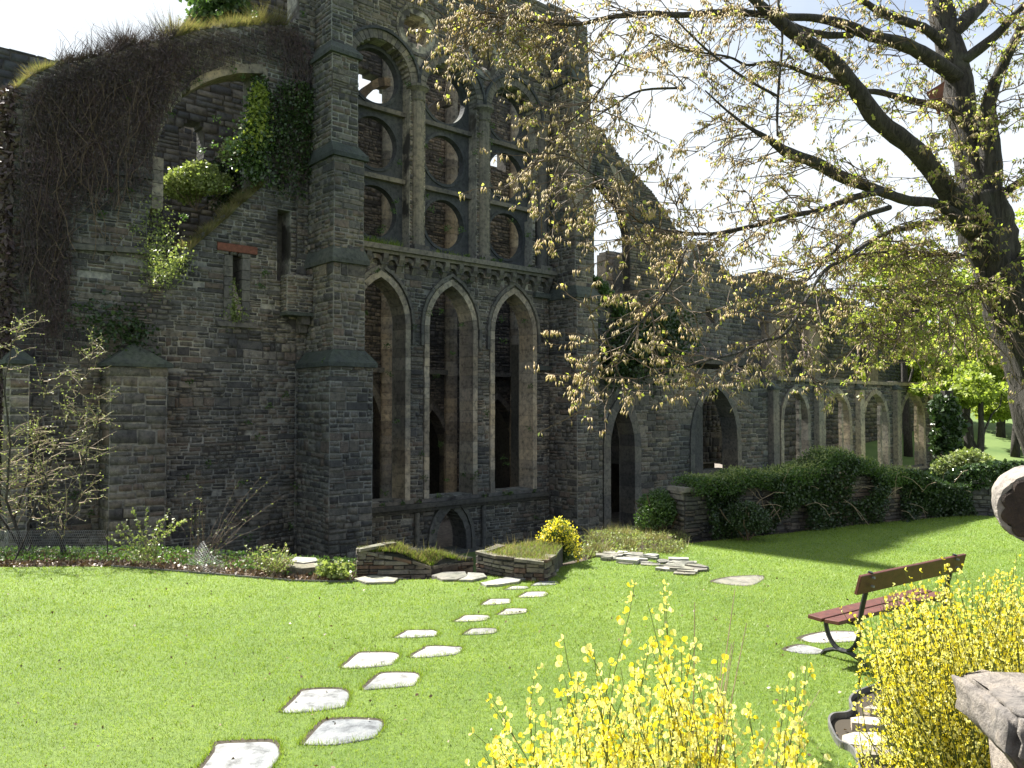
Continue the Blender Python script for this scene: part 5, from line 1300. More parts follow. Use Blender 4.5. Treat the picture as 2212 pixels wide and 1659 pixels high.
# ================================================================ bench
bl = Vector((3.40, 8.12, 0)); brt = Vector((5.17, 9.34, 0)); u = (brt-bl).normalized(); bwid = (brt-bl).length
nb = Vector((-u.y, u.x, 0))          # from the back towards the front of the seat (away from the camera)
bench = empty('park_bench', bl, 'red brown slatted park bench with black iron legs, seen from behind', 'bench')
def plank(t0, t1, a, b_, z0, z1, th, name):
    """plank along u; a,b offsets along nb of its low and high edges"""
    P = lambda t, o, z: bl+u*t+nb*o+Vector((0, 0, z))
    mb = MB(); dv = Vector((b_-a, z1-z0)); L = dv.length; nx, nz = -dv.y/L*th, dv.x/L*th
    c = [(a, z0), (b_, z1), (b_+nx, z1+nz), (a+nx, z0+nz)]
    bm = bmesh.new(); vs = [bm.verts.new(P(t, o, z)) for t in (t0, t1) for o, z in c]
    for f in ((0, 1, 2, 3), (7, 6, 5, 4), (0, 4, 5, 1), (1, 5, 6, 2), (2, 6, 7, 3), (3, 7, 4, 0)): bm.faces.new([vs[i] for i in f])
    bmesh.ops.bevel(bm, geom=bm.edges[:], offset=.006, segments=2, affect='EDGES', profile=.5)
    me = bpy.data.meshes.new(name); bm.to_mesh(me); bm.free(); me.materials.append(M['wood']); return link(name, me, bench)
plank(.02, bwid, -.09, -.145, .775, .975, .035, 'backrest')
plank(-.10, bwid-.05, .0, .165, .455, .445, .04, 'seat_plank'); plank(-.10, bwid-.05, .20, .365, .443, .45, .04, 'seat_plank')
for t in (.22, bwid-.22):
    P = lambda o, z: bl+u*t+nb*o+Vector((0, 0, z))
    mb = MB(); 
    def bar_(pts, w=.028, h=.025):
        for (o0, z0), (o1, z1) in zip(pts[:-1], pts[1:]): mb.tube([P(o0, z0), P(o1, z1)], [h, h], 6)
    bar_([(-.155, .985), (-.14, .93), (-.10, .78), (-.055, .60), (-.03, .47), (-.02, .42)])
    arc = [(.17-.20*math.cos(a), .40-.30*math.sin(a)) for a in [PI*i/12 for i in range(13)]]
    bar_(arc)                                  # U shaped support under the seat
    bar_([(-.09, .0), (-.03, .06), (.08, .10), (.17, .11), (.27, .10), (.37, .06), (.42, .0)])
    bar_([(-.02, .425), (.37, .425)])
    mb.build('leg', M['iron'], bench)
    mb = MB()
    for o, z in ((-.17, .93), (-.16, .84)): mb.tube([P(o-.0, z), P(o-.03, z)], .013, 8)
    mb.build('bolt', M['wire'], bench)

# ================================================================ carved stones at the right edge
def rock(name, c, half, ang, mat, label, seed, amp=.03, taper=.0, sub=4):
    from mathutils import noise as nz
    bm = bmesh.new(); bmesh.ops.create_cube(bm, size=2)
    bmesh.ops.bevel(bm, geom=bm.edges[:], offset=.12, segments=2, affect='EDGES')
    bmesh.ops.subdivide_edges(bm, edges=bm.edges[:], cuts=sub, use_grid_fill=True)
    for v in bm.verts:
        co = Vector((v.co.x*half[0], v.co.y*half[1], v.co.z*half[2])); k = 1-taper*max(0, -v.co.z)
        co.x *= k; co.y *= k
        n1 = nz.noise(co*6+Vector((seed, 0, 0))); n2 = nz.noise(co*22+Vector((0, seed, 0))); n3 = nz.noise(co*60)
        v.co = co*(1+amp*2.5*n1)+v.normal*(amp*.5*n2+amp*.2*n3)
    bmesh.ops.rotate(bm, verts=bm.verts, cent=(0, 0, 0), matrix=Matrix.Rotation(ang, 3, 'Z'))
    me = bpy.data.meshes.new(name); bm.to_mesh(me); bm.free(); me.materials.append(mat); me.shade_smooth()
    o = bpy.data.objects.new(name, me); C.objects.link(o); o.location = c; tag(o, label, 'stone'); return o
rock('stone_block', (1.74, 2.44, 1.655), (.295, .20, .115), R(-9), M['sandstone'], 'large rough pinkish stone block in the bottom right corner', 3, .05, .32, 5)
rock('stone_support', (1.80, 2.52, 1.25), (.18, .22, .30), 0, M['sandstone'], 'rough stone under the corner block, mostly outside the picture', 9, .04)
M['shade_face'] = stone_mat('carved_stone_painted_shade', [(.045, .03, .022)], stain=.7, moss=0, bump=.8, scale=2)  # shade on the roundel's front is put into this darker stone colour
# round stone with a scalloped face
def carved():
    cc = at(2246, 1099, 2.8); e = empty('carved_roundel', cc, 'carved round stone with a scalloped dark face at the right edge', 'carved stone')
    ax = Vector((-.37, -.91, -.17)).normalized(); X_ = ax.cross(Vector((0, 0, 1))).normalized(); Z_ = X_.cross(ax).normalized()
    rad = .134; n_ = 72; mb = MB(); rings = []
    from mathutils import noise as nz
    for k, (dpt, sc) in enumerate([(-.17, .2), (-.17, .84), (-.14, .95), (-.07, 1.0), (-.02, 1.01), (.0, .975), (.0, 0)]):
        ring = []
        for i in range(n_):
            a = 2*PI*i/n_; r_ = rad*sc
            if k == 6: r_ = rad*(.80+.09*abs(math.sin(a*4)))
            q = cc+(X_*math.cos(a)+Z_*math.sin(a))*r_+ax*dpt; q += (q-cc).normalized()*(.006*nz.noise(q*25)+.004*nz.noise(q*70)); ring.append(q)
        rings.append(ring)
    for dpt, s0, s1 in ((-.035, .79, .09),):
        rings.append([cc+(X_*math.cos(2*PI*i/n_)+Z_*math.sin(2*PI*i/n_))*rad*(s0+s1*abs(math.sin(8*PI*i/n_)))+ax*dpt for i in range(n_)])
    rings.append([cc+(X_*math.cos(2*PI*i/n_)+Z_*math.sin(2*PI*i/n_))*rad*.35+ax*(-.03) for i in range(n_)])
    vs = [q for r_ in rings for q in r_]; m_ = len(rings)
    mb.add(vs, [(k*n_+i, k*n_+(i+1) % n_, (k+1)*n_+(i+1) % n_, (k+1)*n_+i) for k in range(m_-1) for i in range(n_)]+[tuple(range(n_-1, -1, -1)), tuple((m_-1)*n_+i for i in range(n_))])
    mb.build('roundel', M['carved'], e, smooth=False)
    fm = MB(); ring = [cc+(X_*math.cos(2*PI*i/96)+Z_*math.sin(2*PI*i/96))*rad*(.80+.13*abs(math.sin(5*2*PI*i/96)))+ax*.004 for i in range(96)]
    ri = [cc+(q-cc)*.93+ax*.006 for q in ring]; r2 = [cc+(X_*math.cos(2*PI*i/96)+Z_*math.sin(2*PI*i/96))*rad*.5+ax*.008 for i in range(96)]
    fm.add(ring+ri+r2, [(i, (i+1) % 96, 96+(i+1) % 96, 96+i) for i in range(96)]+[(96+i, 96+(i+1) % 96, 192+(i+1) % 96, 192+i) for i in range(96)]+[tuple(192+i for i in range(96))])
    fm.build('scalloped_face', M['shade_face'], e)
    mb = MB(); c2 = cc+Vector((.10, 0, 0)); mb.tube([Vector((c2.x+.05, c2.y+.03, .9)), Vector((c2.x+.05, c2.y+.03, cc.z-.1))], [.07, .06], 12); mb.build('post', M['carved'], e)
carved()

# ================================================================ sunken bed with curved edging
mb = MB(); mb.add([(p.x, p.y, .006) for p in bed_poly], [tuple(range(len(bed_poly)))]); mb.build('broom_bed', M['gap'], None, 'structure')
def smooth_path(P, k=4):
    out = []
    for i in range(len(P)-1):
        p0, p1, p2, p3 = P[max(0, i-1)], P[i], P[i+1], P[min(len(P)-1, i+2)]
        for j in range(k):
            w = j/k; out.append(.5*((2*p1)+(p2-p0)*w+(2*p0-5*p1+4*p2-p3)*w*w+(3*p1-p0-3*p2+p3)*w**3))
    return out+[P[-1]]
sp = smooth_path([gp(x, y) for x, y in bedp])
mb = MB()
for a, b_ in zip(sp[:-1], sp[1:]):
    d_ = (b_-a).normalized(); n_ = Vector((-d_.y, d_.x, 0))*.009
    mb.box8([a-n_+Vector((0, 0, .055)), b_-n_+Vector((0, 0, .055)), b_+n_+Vector((0, 0, .055)), a+n_+Vector((0, 0, .055)), a-n_-Vector((0, 0, .02)), b_-n_-Vector((0, 0, .02)), b_+n_-Vector((0, 0, .02)), a+n_-Vector((0, 0, .02))])
o = mb.build('bed_edging', M['edging']); tag(o, 'wavy dark edging strip between the lawn and the right hand broom', 'edging')
rr = random.Random(121)
for i, (x, y, s_, lb) in enumerate([(1880, 1575, .16, 'flat stone in the broom bed just behind the wavy edging'), (1868, 1610, .2, 'lighter flat stone in the broom bed nearest the camera'), (1900, 1545, .12, 'small brown stone in the upper part of the broom bed'), (1905, 1640, .2, 'stone under the low flowers of the right hand broom')]):
    c_ = gp(x, y); P_ = [c_+Vector((math.cos(a)*s_*rr.uniform(.8, 1.3), math.sin(a)*s_*.6*rr.uniform(.8, 1.2), .06+rr.uniform(-.01, .02))) for a in [2*PI*k/7 for k in range(7)]]
    mb = MB(); mb.prism(P_, 0); o = mb.build('bed_stone', M['path']); tag(o, lb, 'stone')

# ================================================================ broom bushes
def petal_mesh(name, mat, s=1.0, seed=0):
    """a pea flower: upright folded standard, two wings and a keel"""
    v = []; f = []
    def fan(c, pts):
        n_ = len(v); v.append(c); v.extend(pts); f.extend([(n_, n_+i, n_+i+1) for i in range(1, len(pts))])
    for sg in (-1, 1):       # standard: two half discs meeting in a ridge
        pts = [(0, 0, 0)]+[(sg*math.sin(PI*i/5)*.55, .12+.22*abs(math.sin(PI*i/5)), .5-.52*math.cos(PI*i/5)) for i in range(1, 5)]+[(0, .12, .98)]
        fan((sg*.05, .06, .5), pts)
        pts = [(0, 0, -.02), (sg*.24, -.35, .12), (sg*.22, -.62, .05), (sg*.08, -.66, -.14), (0, -.3, -.2)]
        fan((sg*.16, -.34, -.02), pts)
    n_ = len(v); v.extend([(0, .05, -.02), (.1, -.35, -.08), (-.1, -.35, -.08), (0, -.62, -.14), (0, -.3, -.26)]); f.extend([(n_, n_+1, n_+2), (n_+1, n_+3, n_+2), (n_, n_+4, n_+1), (n_, n_+2, n_+4), (n_+4, n_+3, n_+1), (n_+4, n_+2, n_+3)])
    me = bpy.data.meshes.new(name); me.from_pydata([(a*s, b_*s, c*s) for a, b_, c in v], [], f); me.materials.append(mat); me.shade_smooth(); return me
def broom(name, base, tips, label, seed, size, fstart, fgap, mats, sag, bw, rad, budget, bare=0.0, clus=1.0, curl=.0, fade=False):
    e = empty(name, base, label, 'broom bush'); rr = random.Random(seed); st = MB(); fl = []
    for tpt in tips:
        b0 = Vector(base)+Vector((rr.gauss(0, bw[0]*.4)+(tpt[0]-base[0])*curl, rr.gauss(0, bw[1]), 0)); tpt = Vector(tpt)
        P_ = []; n_ = 10; L = (tpt-b0).length; bend = Vector((rr.gauss(0, .055), rr.gauss(0, .04), 0))
        for i in range(n_+1):
            w = i/n_; q = b0.lerp(tpt, w); h = (tpt.z-b0.z); q.z = b0.z+h*(w**(1-sag)); q += bend*math.sin(PI*w)*L; P_.append(q+Vector((rr.gauss(0, .004), rr.gauss(0, .004), 0))*L*(1 if 0 < i < n_ else 0))
        st.tube(P_, [rad*(1.2-.9*i/n_) for i in range(n_+1)], 4, False)
        isbare = rr.random() < bare
        k = int(L*(1-fstart)/fgap)
        for i in range(k):
            w = fstart+(1-fstart)*(i+rr.random())/k; j = min(n_-1, int(w*n_)); q = P_[j].lerp(P_[j+1], w*n_-j)
            if isbare and rr.random() < .85: continue
            if rr.random() < .18: continue
            a = rr.uniform(0, 2*PI); o_ = size*rr.uniform(.6, 1.5); q2 = q+Vector((math.cos(a)*o_, math.sin(a)*o_, rr.uniform(-.2, .6)*size))
            fl.append((q2, a, rr.uniform(.65, 1.15)*(1-.35*w if fade else 1)*size, rr.uniform(-.5, .5)))
        for _ in range(int(2*clus)):       # side shoots
            w = rr.uniform(.3, .9); j = min(n_-1, int(w*n_)); q = P_[j]; q2 = q+(P_[j+1]-P_[j]).normalized()*L*.16*rr.uniform(.5, 1.4)+Vector((rr.gauss(0, .03), rr.gauss(0, .03), .0))*L
            st.tube([q, q.lerp(q2, .5)+Vector((0, 0, .004)), q2], [rad*.6, rad*.5, rad*.3], 3, False)
            if w > fstart*.8 and not isbare:
                for s_ in range(int(4*clus)): qq = q.lerp(q2, rr.uniform(.2, 1.05)); fl.append((qq+Vector((rr.gauss(0, size*.4), rr.gauss(0, size*.4), 0)), rr.uniform(0, 2*PI), rr.uniform(.5, 1.05)*size, rr.uniform(-.5, .5)))
    st.build('stems', M['broomstem'], e, 'stuff')
    M_ = [petal_mesh('flower', M[m_]) for m_ in mats]
    def sc(q):
        pr = proj(q[0]); 
        if pr is None or not (0 < pr[0] < 2211 and 0 < pr[1] < 1659): return 1e9
        return pr[2]/q[2]
    fl.sort(key=sc); own, rest = fl[:budget], fl[budget:]
    for q, a, s_, tl in own:
        o = bpy.data.objects.new('flower', rr.choice(M_)); C.objects.link(o); o.parent = e; o.location = q-Vector(base); o.rotation_euler = (tl, rr.uniform(-.4, .4), a); o.scale = (s_, s_, s_)
    for mi, me in enumerate(M_):
        V0 = np.array([v.co[:] for v in me.vertices]); F0 = np.array([p.vertices[:] for p in me.polygons]); sub = rest[mi::len(M_)]
        if not sub: continue
        VV = np.zeros((len(sub), len(V0), 3))
        for i, (q, a, s_, tl) in enumerate(sub):
            Rm = np.array((Matrix.Rotation(a, 3, 'Z') @ Matrix.Rotation(tl, 3, 'X'))); VV[i] = V0@Rm.T*s_+np.array(q[:])
        FF = (np.arange(len(sub))[:, None, None]*len(V0)+F0[None]).reshape(-1, 3)
        np_mesh('small_flowers', VV.reshape(-1, 3), 3, me.materials[0], e, 'stuff', smooth=True, faces=FF)
    return e
rr = random.Random(131)
envx = [990, 1040, 1070, 1120, 1165, 1215, 1265, 1310, 1370, 1405, 1440, 1500, 1560, 1600, 1660, 1700, 1745, 1770, 1810]
envy = [1640, 1580, 1550, 1590, 1490, 1430, 1420, 1450, 1360, 1350, 1360, 1420, 1450, 1470, 1530, 1490, 1470, 1590, 1640]
tips = [at(x, y, 2.55+rr.uniform(-.15, .25)) for x, y in ((1062, 1508), (1160, 1432), (1216, 1372), (1262, 1385), (1372, 1252), (1432, 1262), (1398, 1300), (1438, 1310), (1505, 1385), (1550, 1420), (1742, 1428), (1722, 1440), (1690, 1480), (1340, 1440), (1090, 1520), (1282, 1400), (1470, 1380))]
for _ in range(175):
    x = rr.uniform(1010, 1790); y = np.interp(x, envx, envy)+rr.uniform(20, 250); tips.append(at(x, y, rr.uniform(2.3, 3.1)))
cx = at(1400, 1600, 2.7)
# stems rise from a broad foot: each tip gets a foot below itself
def broom_groups(tips): return tips
b1 = broom('broom_bush', (cx.x+.02, 2.62, 1.0), tips, 'pale yellow flowering broom in the centre foreground', 132, .0195, .34, .026, ['pale_yellow', 'pale_yellow', 'yellow'], .12, (.12, .12), .0028, 290, clus=1.0, curl=.6)
bare = [at(x, y, 2.7+rr.uniform(-.1, .2)) for x, y in ((1587, 1272), (1500, 1300), (1585, 1385), (1612, 1345), (1560, 1420), (1700, 1520), (1770, 1490), (1580, 1390))]
mb = MB()
for q in bare: mb.tube([Vector((cx.x+.1, 2.6, 1.0)), Vector((cx.x+.1, 2.6, 1.0)).lerp(q, .5)+Vector((.01, 0, .03)), q], [.003, .0025, .0012], 4, False)
mb.build('bare_stems', M['palestem'], b1, 'stuff')
tips = []
rr = random.Random(141)
ex_ = [1800, 1830, 1880, 1930, 1955, 1990, 2040, 2090, 2140, 2190, 2260, 2400]; ey_ = [1320, 1345, 1300, 1260, 1235, 1262, 1205, 1260, 1235, 1225, 1210, 1230]
for _ in range(950):
    x = rr.uniform(1835, 2420); y = np.interp(x, ex_, ey_)+abs(rr.gauss(0, 1))*120
    if rr.random() < .45: y = rr.uniform(1330, 1660)
    xl = np.interp(y, [1300, 1400, 1480, 1560, 1660], [1835, 1860, 1890, 1850, 1830])
    if x < xl: continue
    tips.append(at(x, y, rr.uniform(3.6, 4.9)))
tips += [at(x, y, 4.2) for x, y in ((1812, 1308), (1835, 1320), (1850, 1335), (1953, 1232), (1990, 1238), (2040, 1200), (2068, 1218), (2195, 1195), (2120, 1232), (1905, 1285), (1845, 1585), (1855, 1630))]
b2p = Vector((2.75, 4.35, .0))
broom('broom_bush', b2p, tips, 'dense deep yellow flowering broom at the right, in front of the bench', 142, .0160, .40, .038, ['yellow', 'pale_yellow'], .1, (.2, .2), .0036, 290, clus=1.3, curl=.3)

# ================================================================ the big tree with catkins
# crop3 coordinates of the photograph -> 2211 units
c3 = lambda x, y: (1310.5+.4071*x, .4071*y)
tree = empty('hornbeam_tree', (8.9, 10.3, 0), 'large spreading tree hung with tan catkins, leaning in from the right', 'tree')
TR_D = 10.2
def limb(pts, name='branch', k=8, mat='bark', label=None, fluted=0):
    """pts: (x,y,depth,width px2211)"""
    P_ = [at(x, y, d) for x, y, d, w in pts]; W_ = [w*K/788*d/2 for x, y, d, w in pts]
    Q, Rr = [], []
    n_ = len(P_)
    for i in range(n_-1):
        p0, p1, p2, p3 = P_[max(0, i-1)], P_[i], P_[i+1], P_[min(n_-1, i+2)]
        for j in range(4):
            w = j/4; Q.append(.5*((2*p1)+(p2-p0)*w+(2*p0-5*p1+4*p2-p3)*w*w+(3*p1-p0-3*p2+p3)*w**3)); Rr.append(W_[i]+(W_[i+1]-W_[i])*w)
    Q.append(P_[-1]); Rr.append(W_[-1]); rr = random.Random(int(pts[0][0]*7+pts[1][1]))
    Rr = [r_*rr.uniform(.94, 1.07) for r_ in Rr]
    mb = MB()
    if fluted:
        mb.tube(Q, Rr, k); n_ = len(Q)
        for i in range(n_):
            for j in range(k):
                v = Vector(mb.v[i*k+j]); c_ = Q[i]; f_ = 1+.10*math.sin(j*2*PI/k*5+i*.25)+.05*math.sin(j*2*PI/k*9-i*.4); mb.v[i*k+j] = tuple(c_+(v-c_)*f_)
    else: mb.tube(Q, Rr, k)
    o = mb.build(name, M[mat], tree, smooth=True)
    return Q, Rr
# trunk and limbs
trunk, _ = limb([(2400, 1420, 10.4, 150), (2330, 1100, 10.3, 125), (2262, 910, 10.2, 112), (2232, 800, 10.2, 100), (2196, 710, 10.2, 94), (2162, 620, 10.2, 92), (2140, 550, 10.2, 94), (2124, 480, 10.2, 106), (2112, 420, 10.2, 98)], 'trunk', 28, fluted=1)
LB = []
LB.append(limb([(2118, 470, 10.2, 90), (2095, 350, 10.3, 66), (2080, 270, 10.4, 58), (2062, 150, 10.5, 60), (2040, 60, 10.6, 52), (2020, -40, 10.7, 46)], 'trunk', 14))
LB.append(limb([(2128, 440, 10.2, 70), (2135, 330, 10.1, 50), (2132, 240, 10.0, 34), (2150, 175, 9.9, 24), (2175, 120, 9.8, 22), (2205, 60, 9.7, 18)]))
LB.append(limb([(2105, 480, 10.2, 62)]+[(*c3(x, y), dd, w) for x, y, dd, w in ((1850, 1080, 10.0, 44), (1780, 980, 9.8, 42), (1640, 800, 9.5, 40), (1440, 640, 9.3, 38), (1340, 500, 9.2, 36), (1200, 330, 9.0, 34), (1080, 240, 8.9, 32), (960, 150, 8.8, 28), (850, 60, 8.7, 22), (760, -20, 8.6, 18))]))
LB.append(limb([(2070, 170, 10.4, 34)]+[(*c3(x, y), dd, w) for x, y, dd, w in ((1700, 300, 10.0, 30), (1560, 230, 9.8, 28), (1400, 190, 9.6, 24), (1260, 130, 9.4, 22), (1100, 95, 9.2, 18), (960, 90, 9.0, 16), (780, 72, 8.8, 16), (600, 65, 8.6, 15), (400, 80, 8.4, 13), (200, 70, 8.3, 12), (0, 95, 8.2, 10))]+[(1250, 52, 8.1, 8), (1180, 50, 8.0, 6), (1110, 38, 7.9, 5), (1040, 35, 7.8, 4), (960, 20, 7.8, 2)]))
LB.append(limb([(*c3(x, y), dd, w) for x, y, dd, w in ((1300, 185, 9.5, 16), (1150, 185, 9.3, 15), (1000, 145, 9.1, 14), (920, 110, 9.0, 10))]))
LB.append(limb([(2100, 500, 10.1, 40)]+[(*c3(x, y), dd, w) for x, y, dd, w in ((1760, 1085, 9.7, 22), (1600, 1065, 9.4, 22), (1440, 1010, 9.1, 22), (1250, 940, 8.9, 25), (1100, 860, 8.7, 25), (960, 810, 8.5, 24), (860, 740, 8.3, 14), (760, 680, 8.2, 8), (640, 590, 8.1, 5), (520, 480, 8.0, 3))]))
LB.append(limb([(*c3(x, y), dd, w) for x, y, dd, w in ((1850, 1135, 10.0, 20), (1640, 1200, 9.4, 11), (1500, 1230, 9.0, 10), (1400, 1280, 8.8, 9), (1250, 1380, 8.4, 8), (1140, 1450, 8.1, 7))]+[(1700, 715, 7.6, 7), (1650, 735, 7.4, 6), (1600, 760, 7.2, 6), (1540, 775, 7.0, 5), (1470, 795, 6.9, 4), (1400, 812, 6.8, 3), (1350, 828, 6.8, 2)]))
LB.append(limb([(*c3(x, y), dd, w) for x, y, dd, w in ((1480, 1010, 9.1, 15), (1300, 1050, 8.8, 14), (1150, 1110, 8.6, 12), (1000, 1140, 8.4, 11), (850, 1180, 8.2, 10), (700, 1215, 8.0, 9), (560, 1240, 7.9, 8), (430, 1235, 7.8, 6), (280, 1215, 7.7, 5), (150, 1160, 7.6, 4))]+[(1340, 430, 7.5, 3), (1315, 400, 7.5, 2)]))
LB.append(limb([(*c3(x, y), dd, w) for x, y, dd, w in ((1500, 1100, 9.1, 12), (1330, 1160, 8.8, 11), (1280, 1250, 8.6, 10), (1150, 1390, 8.3, 6), (1050, 1500, 8.1, 4))]))
LB.append(limb([(2090, 262, 10.4, 24), (2040, 232, 10.35, 20)]+[(*c3(x, y), dd, w) for x, y, dd, w in ((1640, 540, 10.2, 16), (1450, 490, 9.9, 13), (1350, 480, 9.7, 12), (1200, 430, 9.5, 10), (1080, 400, 9.3, 9), (960, 350, 9.1, 8), (850, 330, 9.0, 8), (740, 345, 8.9, 6), (640, 300, 8.8, 5), (400, 260, 8.6, 4), (230, 170, 8.4, 3))]))
LB.append(limb([(*c3(x, y), dd, w) for x, y, dd, w in ((905, 720, 8.3, 5), (903, 600, 8.4, 6), (915, 400, 8.5, 6), (930, 200, 8.7, 5), (905, 0, 8.8, 5))]))
LB.append(limb([(*c3(x, y), dd, w) for x, y, dd, w in ((905, 510, 8.4, 6), (740, 420, 8.3, 6), (560, 290, 8.2, 5), (420, 160, 8.1, 4), (330, 60, 8.0, 3))]))
LB.append(limb([(2058, 110, 10.5, 26)]+[(*c3(x, y), dd, w) for x, y, dd, w in ((1700, 160, 10.3, 20), (1600, 120, 10.1, 18), (1480, 80, 9.9, 16), (1380, 20, 9.7, 14), (1320, -30, 9.6, 12))]))
LB.append(limb([(*c3(x, y), dd, w) for x, y, dd, w in ((1880, 330, 10.4, 26), (2000, 240, 10.3, 22), (2080, 170, 10.2, 18), (2180, 60, 10.1, 14), (2260, -20, 10, 10))]))
LB.append(limb([(*c3(x, y), dd, w) for x, y, dd, w in ((1830, 180, 10.5, 30), (1900, 110, 10.5, 32), (1960, 50, 10.6, 30), (2020, -20, 10.7, 26))]))
LB.append(limb([(2140, 430, 10.2, 24), (2170, 415, 10.1, 20), (2200, 395, 10, 18), (2240, 370, 9.9, 14)]))
LB.append(limb([(2105, 555, 10.1, 9), (2000, 545, 9.6, 7), (1900, 545, 9.0, 6), (1800, 560, 8.6, 5), (1720, 590, 8.3, 3)]))
LB.append(limb([(2130, 600, 10.1, 8), (2060, 640, 9.5, 6), (1990, 668, 9.0, 5), (1920, 680, 8.6, 4), (1850, 700, 8.3, 3)]))
LB.append(limb([(2150, 600, 10.1, 10), (2200, 560, 9.9, 9), (2260, 555, 9.8, 8)]))
# drooping long twig in front of the church
LB.append(limb([(1500, 515, 7.9, 5), (1480, 540, 7.8, 5), (1455, 600, 7.6, 5), (1420, 655, 7.5, 5), (1380, 700, 7.4, 4), (1350, 745, 7.3, 4), (1330, 800, 7.3, 3), (1322, 850, 7.2, 3), (1285, 880, 7.2, 2)]))
LB.append(limb([(1375, 705, 7.4, 4), (1330, 725, 7.35, 3), (1290, 735, 7.3, 2), (1245, 715, 7.25, 2)]))
LB.append(limb([(1310, 390, 7.6, 3), (1270, 370, 7.6, 3), (1230, 340, 7.6, 3), (1180, 330, 7.6, 2)]))
LB.append(limb([(1373, 70, 8.0, 5), (1345, 120, 7.9, 4), (1310, 175, 7.8, 4), (1265, 235, 7.7, 3), (1215, 270, 7.7, 2)]))
LB.append(limb([(1480, 190, 8.4, 6), (1385, 195, 8.2, 5), (1330, 225, 8.0, 4), (1290, 250, 7.9, 3)]))
# twigs
tw = MB(); CK = []; LF = []
rt = random.Random(151)
def twig(a, dr, L, lvl, greenish):
    n_ = max(3, int(L/.09)); P_ = [Vector(a)]; d_ = dr.normalized()
    for i in range(n_):
        d_ = (d_+Vector((rt.gauss(0, .13), rt.gauss(0, .13), rt.gauss(-.025, .10)))).normalized(); P_.append(P_[-1]+d_*(L/n_))
    r0 = .0075 if lvl == 1 else .0038
    tw.tube(P_, [r0*(1-.75*i/n_) for i in range(n_+1)], 3, False)
    if lvl == 1:
        for i in range(1, n_+1):
            for _ in range(2):
                if rt.random() < .42:
                    s_ = Vector((rt.gauss(0, 1), rt.gauss(0, 1), rt.gauss(.0, .45))); twig(P_[i], d_*1.1+s_*.8, L*rt.uniform(.14, .4)*(1.15-.5*i/n_), 2, greenish)
    if True:
        for i in range(1, n_+1):
            if rt.random() < (.72 if lvl == 1 else .5): continue
            for _ in range(rt.choice((1, 2, 4, 5))):
                q = P_[i]+Vector((rt.gauss(0, .016), rt.gauss(0, .016), 0)); (LF if rt.random() < greenish*.6 else CK).append(q)
            if rt.random() < .03+.6*greenish: LF.append(P_[i]+Vector((rt.gauss(0, .01), rt.gauss(0, .01), .008)))
for li, (Q, Rr) in enumerate(LB):
    n_ = len(Q)
    Ltot = sum((Q[i+1]-Q[i]).length for i in range(n_-1))
    cnt = int(Ltot*(2.0 if Rr[0] > .1 else 3.6)); 
    for _ in range(cnt):
        uu_ = rt.uniform(.12 if li > 1 else .5, 1); i = min(n_-2, int(uu_*(n_-1))); a = Q[i].lerp(Q[i+1], rt.random()); tdir = (Q[i+1]-Q[i]).normalized()
        pr = proj(a); x2 = pr[0] if pr else 3000
        gsh = min(1, max(.05, (x2-1650)/420)) if pr else 1
        side = Vector((rt.gauss(-.35, .8), rt.gauss(-.1, .7), rt.gauss(-.05, .5)))
        L = rt.uniform(.45, 1.25)*(1.0 if Rr[i] > .02 else .72)
        twig(a, tdir*.7+side, L, 1, gsh)
# side branches reaching from the limbs into the rest of the crown
LS = [(q, li) for li, (Q, Rr) in enumerate(LB) for q in Q]; LP = np.array([q[:] for q, _ in LS])
for (x0, x1, y0, y1, n_, gsh, dj) in ((960, 1290, 0, 150, 46, .1, .25), (1150, 1290, 190, 500, 34, .1, .25), (1290, 1700, 10, 330, 62, .12, .5), (1290, 1720, 330, 580, 44, .15, .5),
        (1400, 1660, 430, 600, 20, .2, .3), (1250, 1500, 640, 880, 24, .15, .15), (1480, 1900, 600, 870, 30, .3, .3), (1640, 2040, 0, 560, 110, .45, .9), (2040, 2330, -60, 560, 90, .7, 1.2), (1840, 2120, 540, 800, 95, .95, 1.0), (1850, 2050, 540, 660, 30, .6, .6), (960, 1200, 0, 130, 30, .1, .25), (2150, 2300, 560, 880, 26, .9, .8)):
    for _ in range(int(n_*.8)):
        x, y = rt.uniform(x0, x1), rt.uniform(y0, y1); best = None
        r_ = ray(x, y); base_ = np.array((0, 0, EYE)); rv = np.array(r_[:])
        tpar = (LP-base_)@rv/(rv@rv); dist = np.linalg.norm(LP-(base_+tpar[:, None]*rv), axis=1); k = int(np.argmin(dist+np.array([0]*len(LP))))
        tgt = Vector((base_+rv*(tpar[k]+rt.uniform(-dj, dj)/rv[1])).tolist()); a = LS[k][0]
        # start a little nearer the trunk so that the branch runs outward
        i2 = max(0, k-rt.randrange(1, 6)); i2 = i2 if LS[i2][1] == LS[k][1] else k; a = LS[i2][0]
        if (tgt-a).length < .25: tgt = a+Vector((rt.gauss(0, .3), rt.gauss(0, .3), rt.gauss(0, .3)))
        L = (tgt-a).length; P_ = arc_pts(a, tgt, rt.uniform(-.05, .12), 7, .025, rt)
        tw.tube(P_, [.0035+.006*min(1.6, L)*(1-i/7.6) for i in range(8)], 4, False)
        for _ in range(int(2+L*2.6)):
            i = rt.randrange(2, 7); q = P_[i].lerp(P_[i+1], rt.random()); dr = (P_[i+1]-P_[i]).normalized()+Vector((rt.gauss(0, .8), rt.gauss(0, .7), rt.gauss(0, .45)))
            twig(q, dr, rt.uniform(.22, .55), 1, gsh)
tw.build('twigs', M['twig'], tree, 'stuff')
CKa = np.array([q[:] for q in CK]); LFa = np.array([q[:] for q in LF])
V, Fc = spindles(CKa, .064, .0080, 152); np_mesh('catkins', V, 3, M['catkin'], tree, 'stuff', faces=Fc)
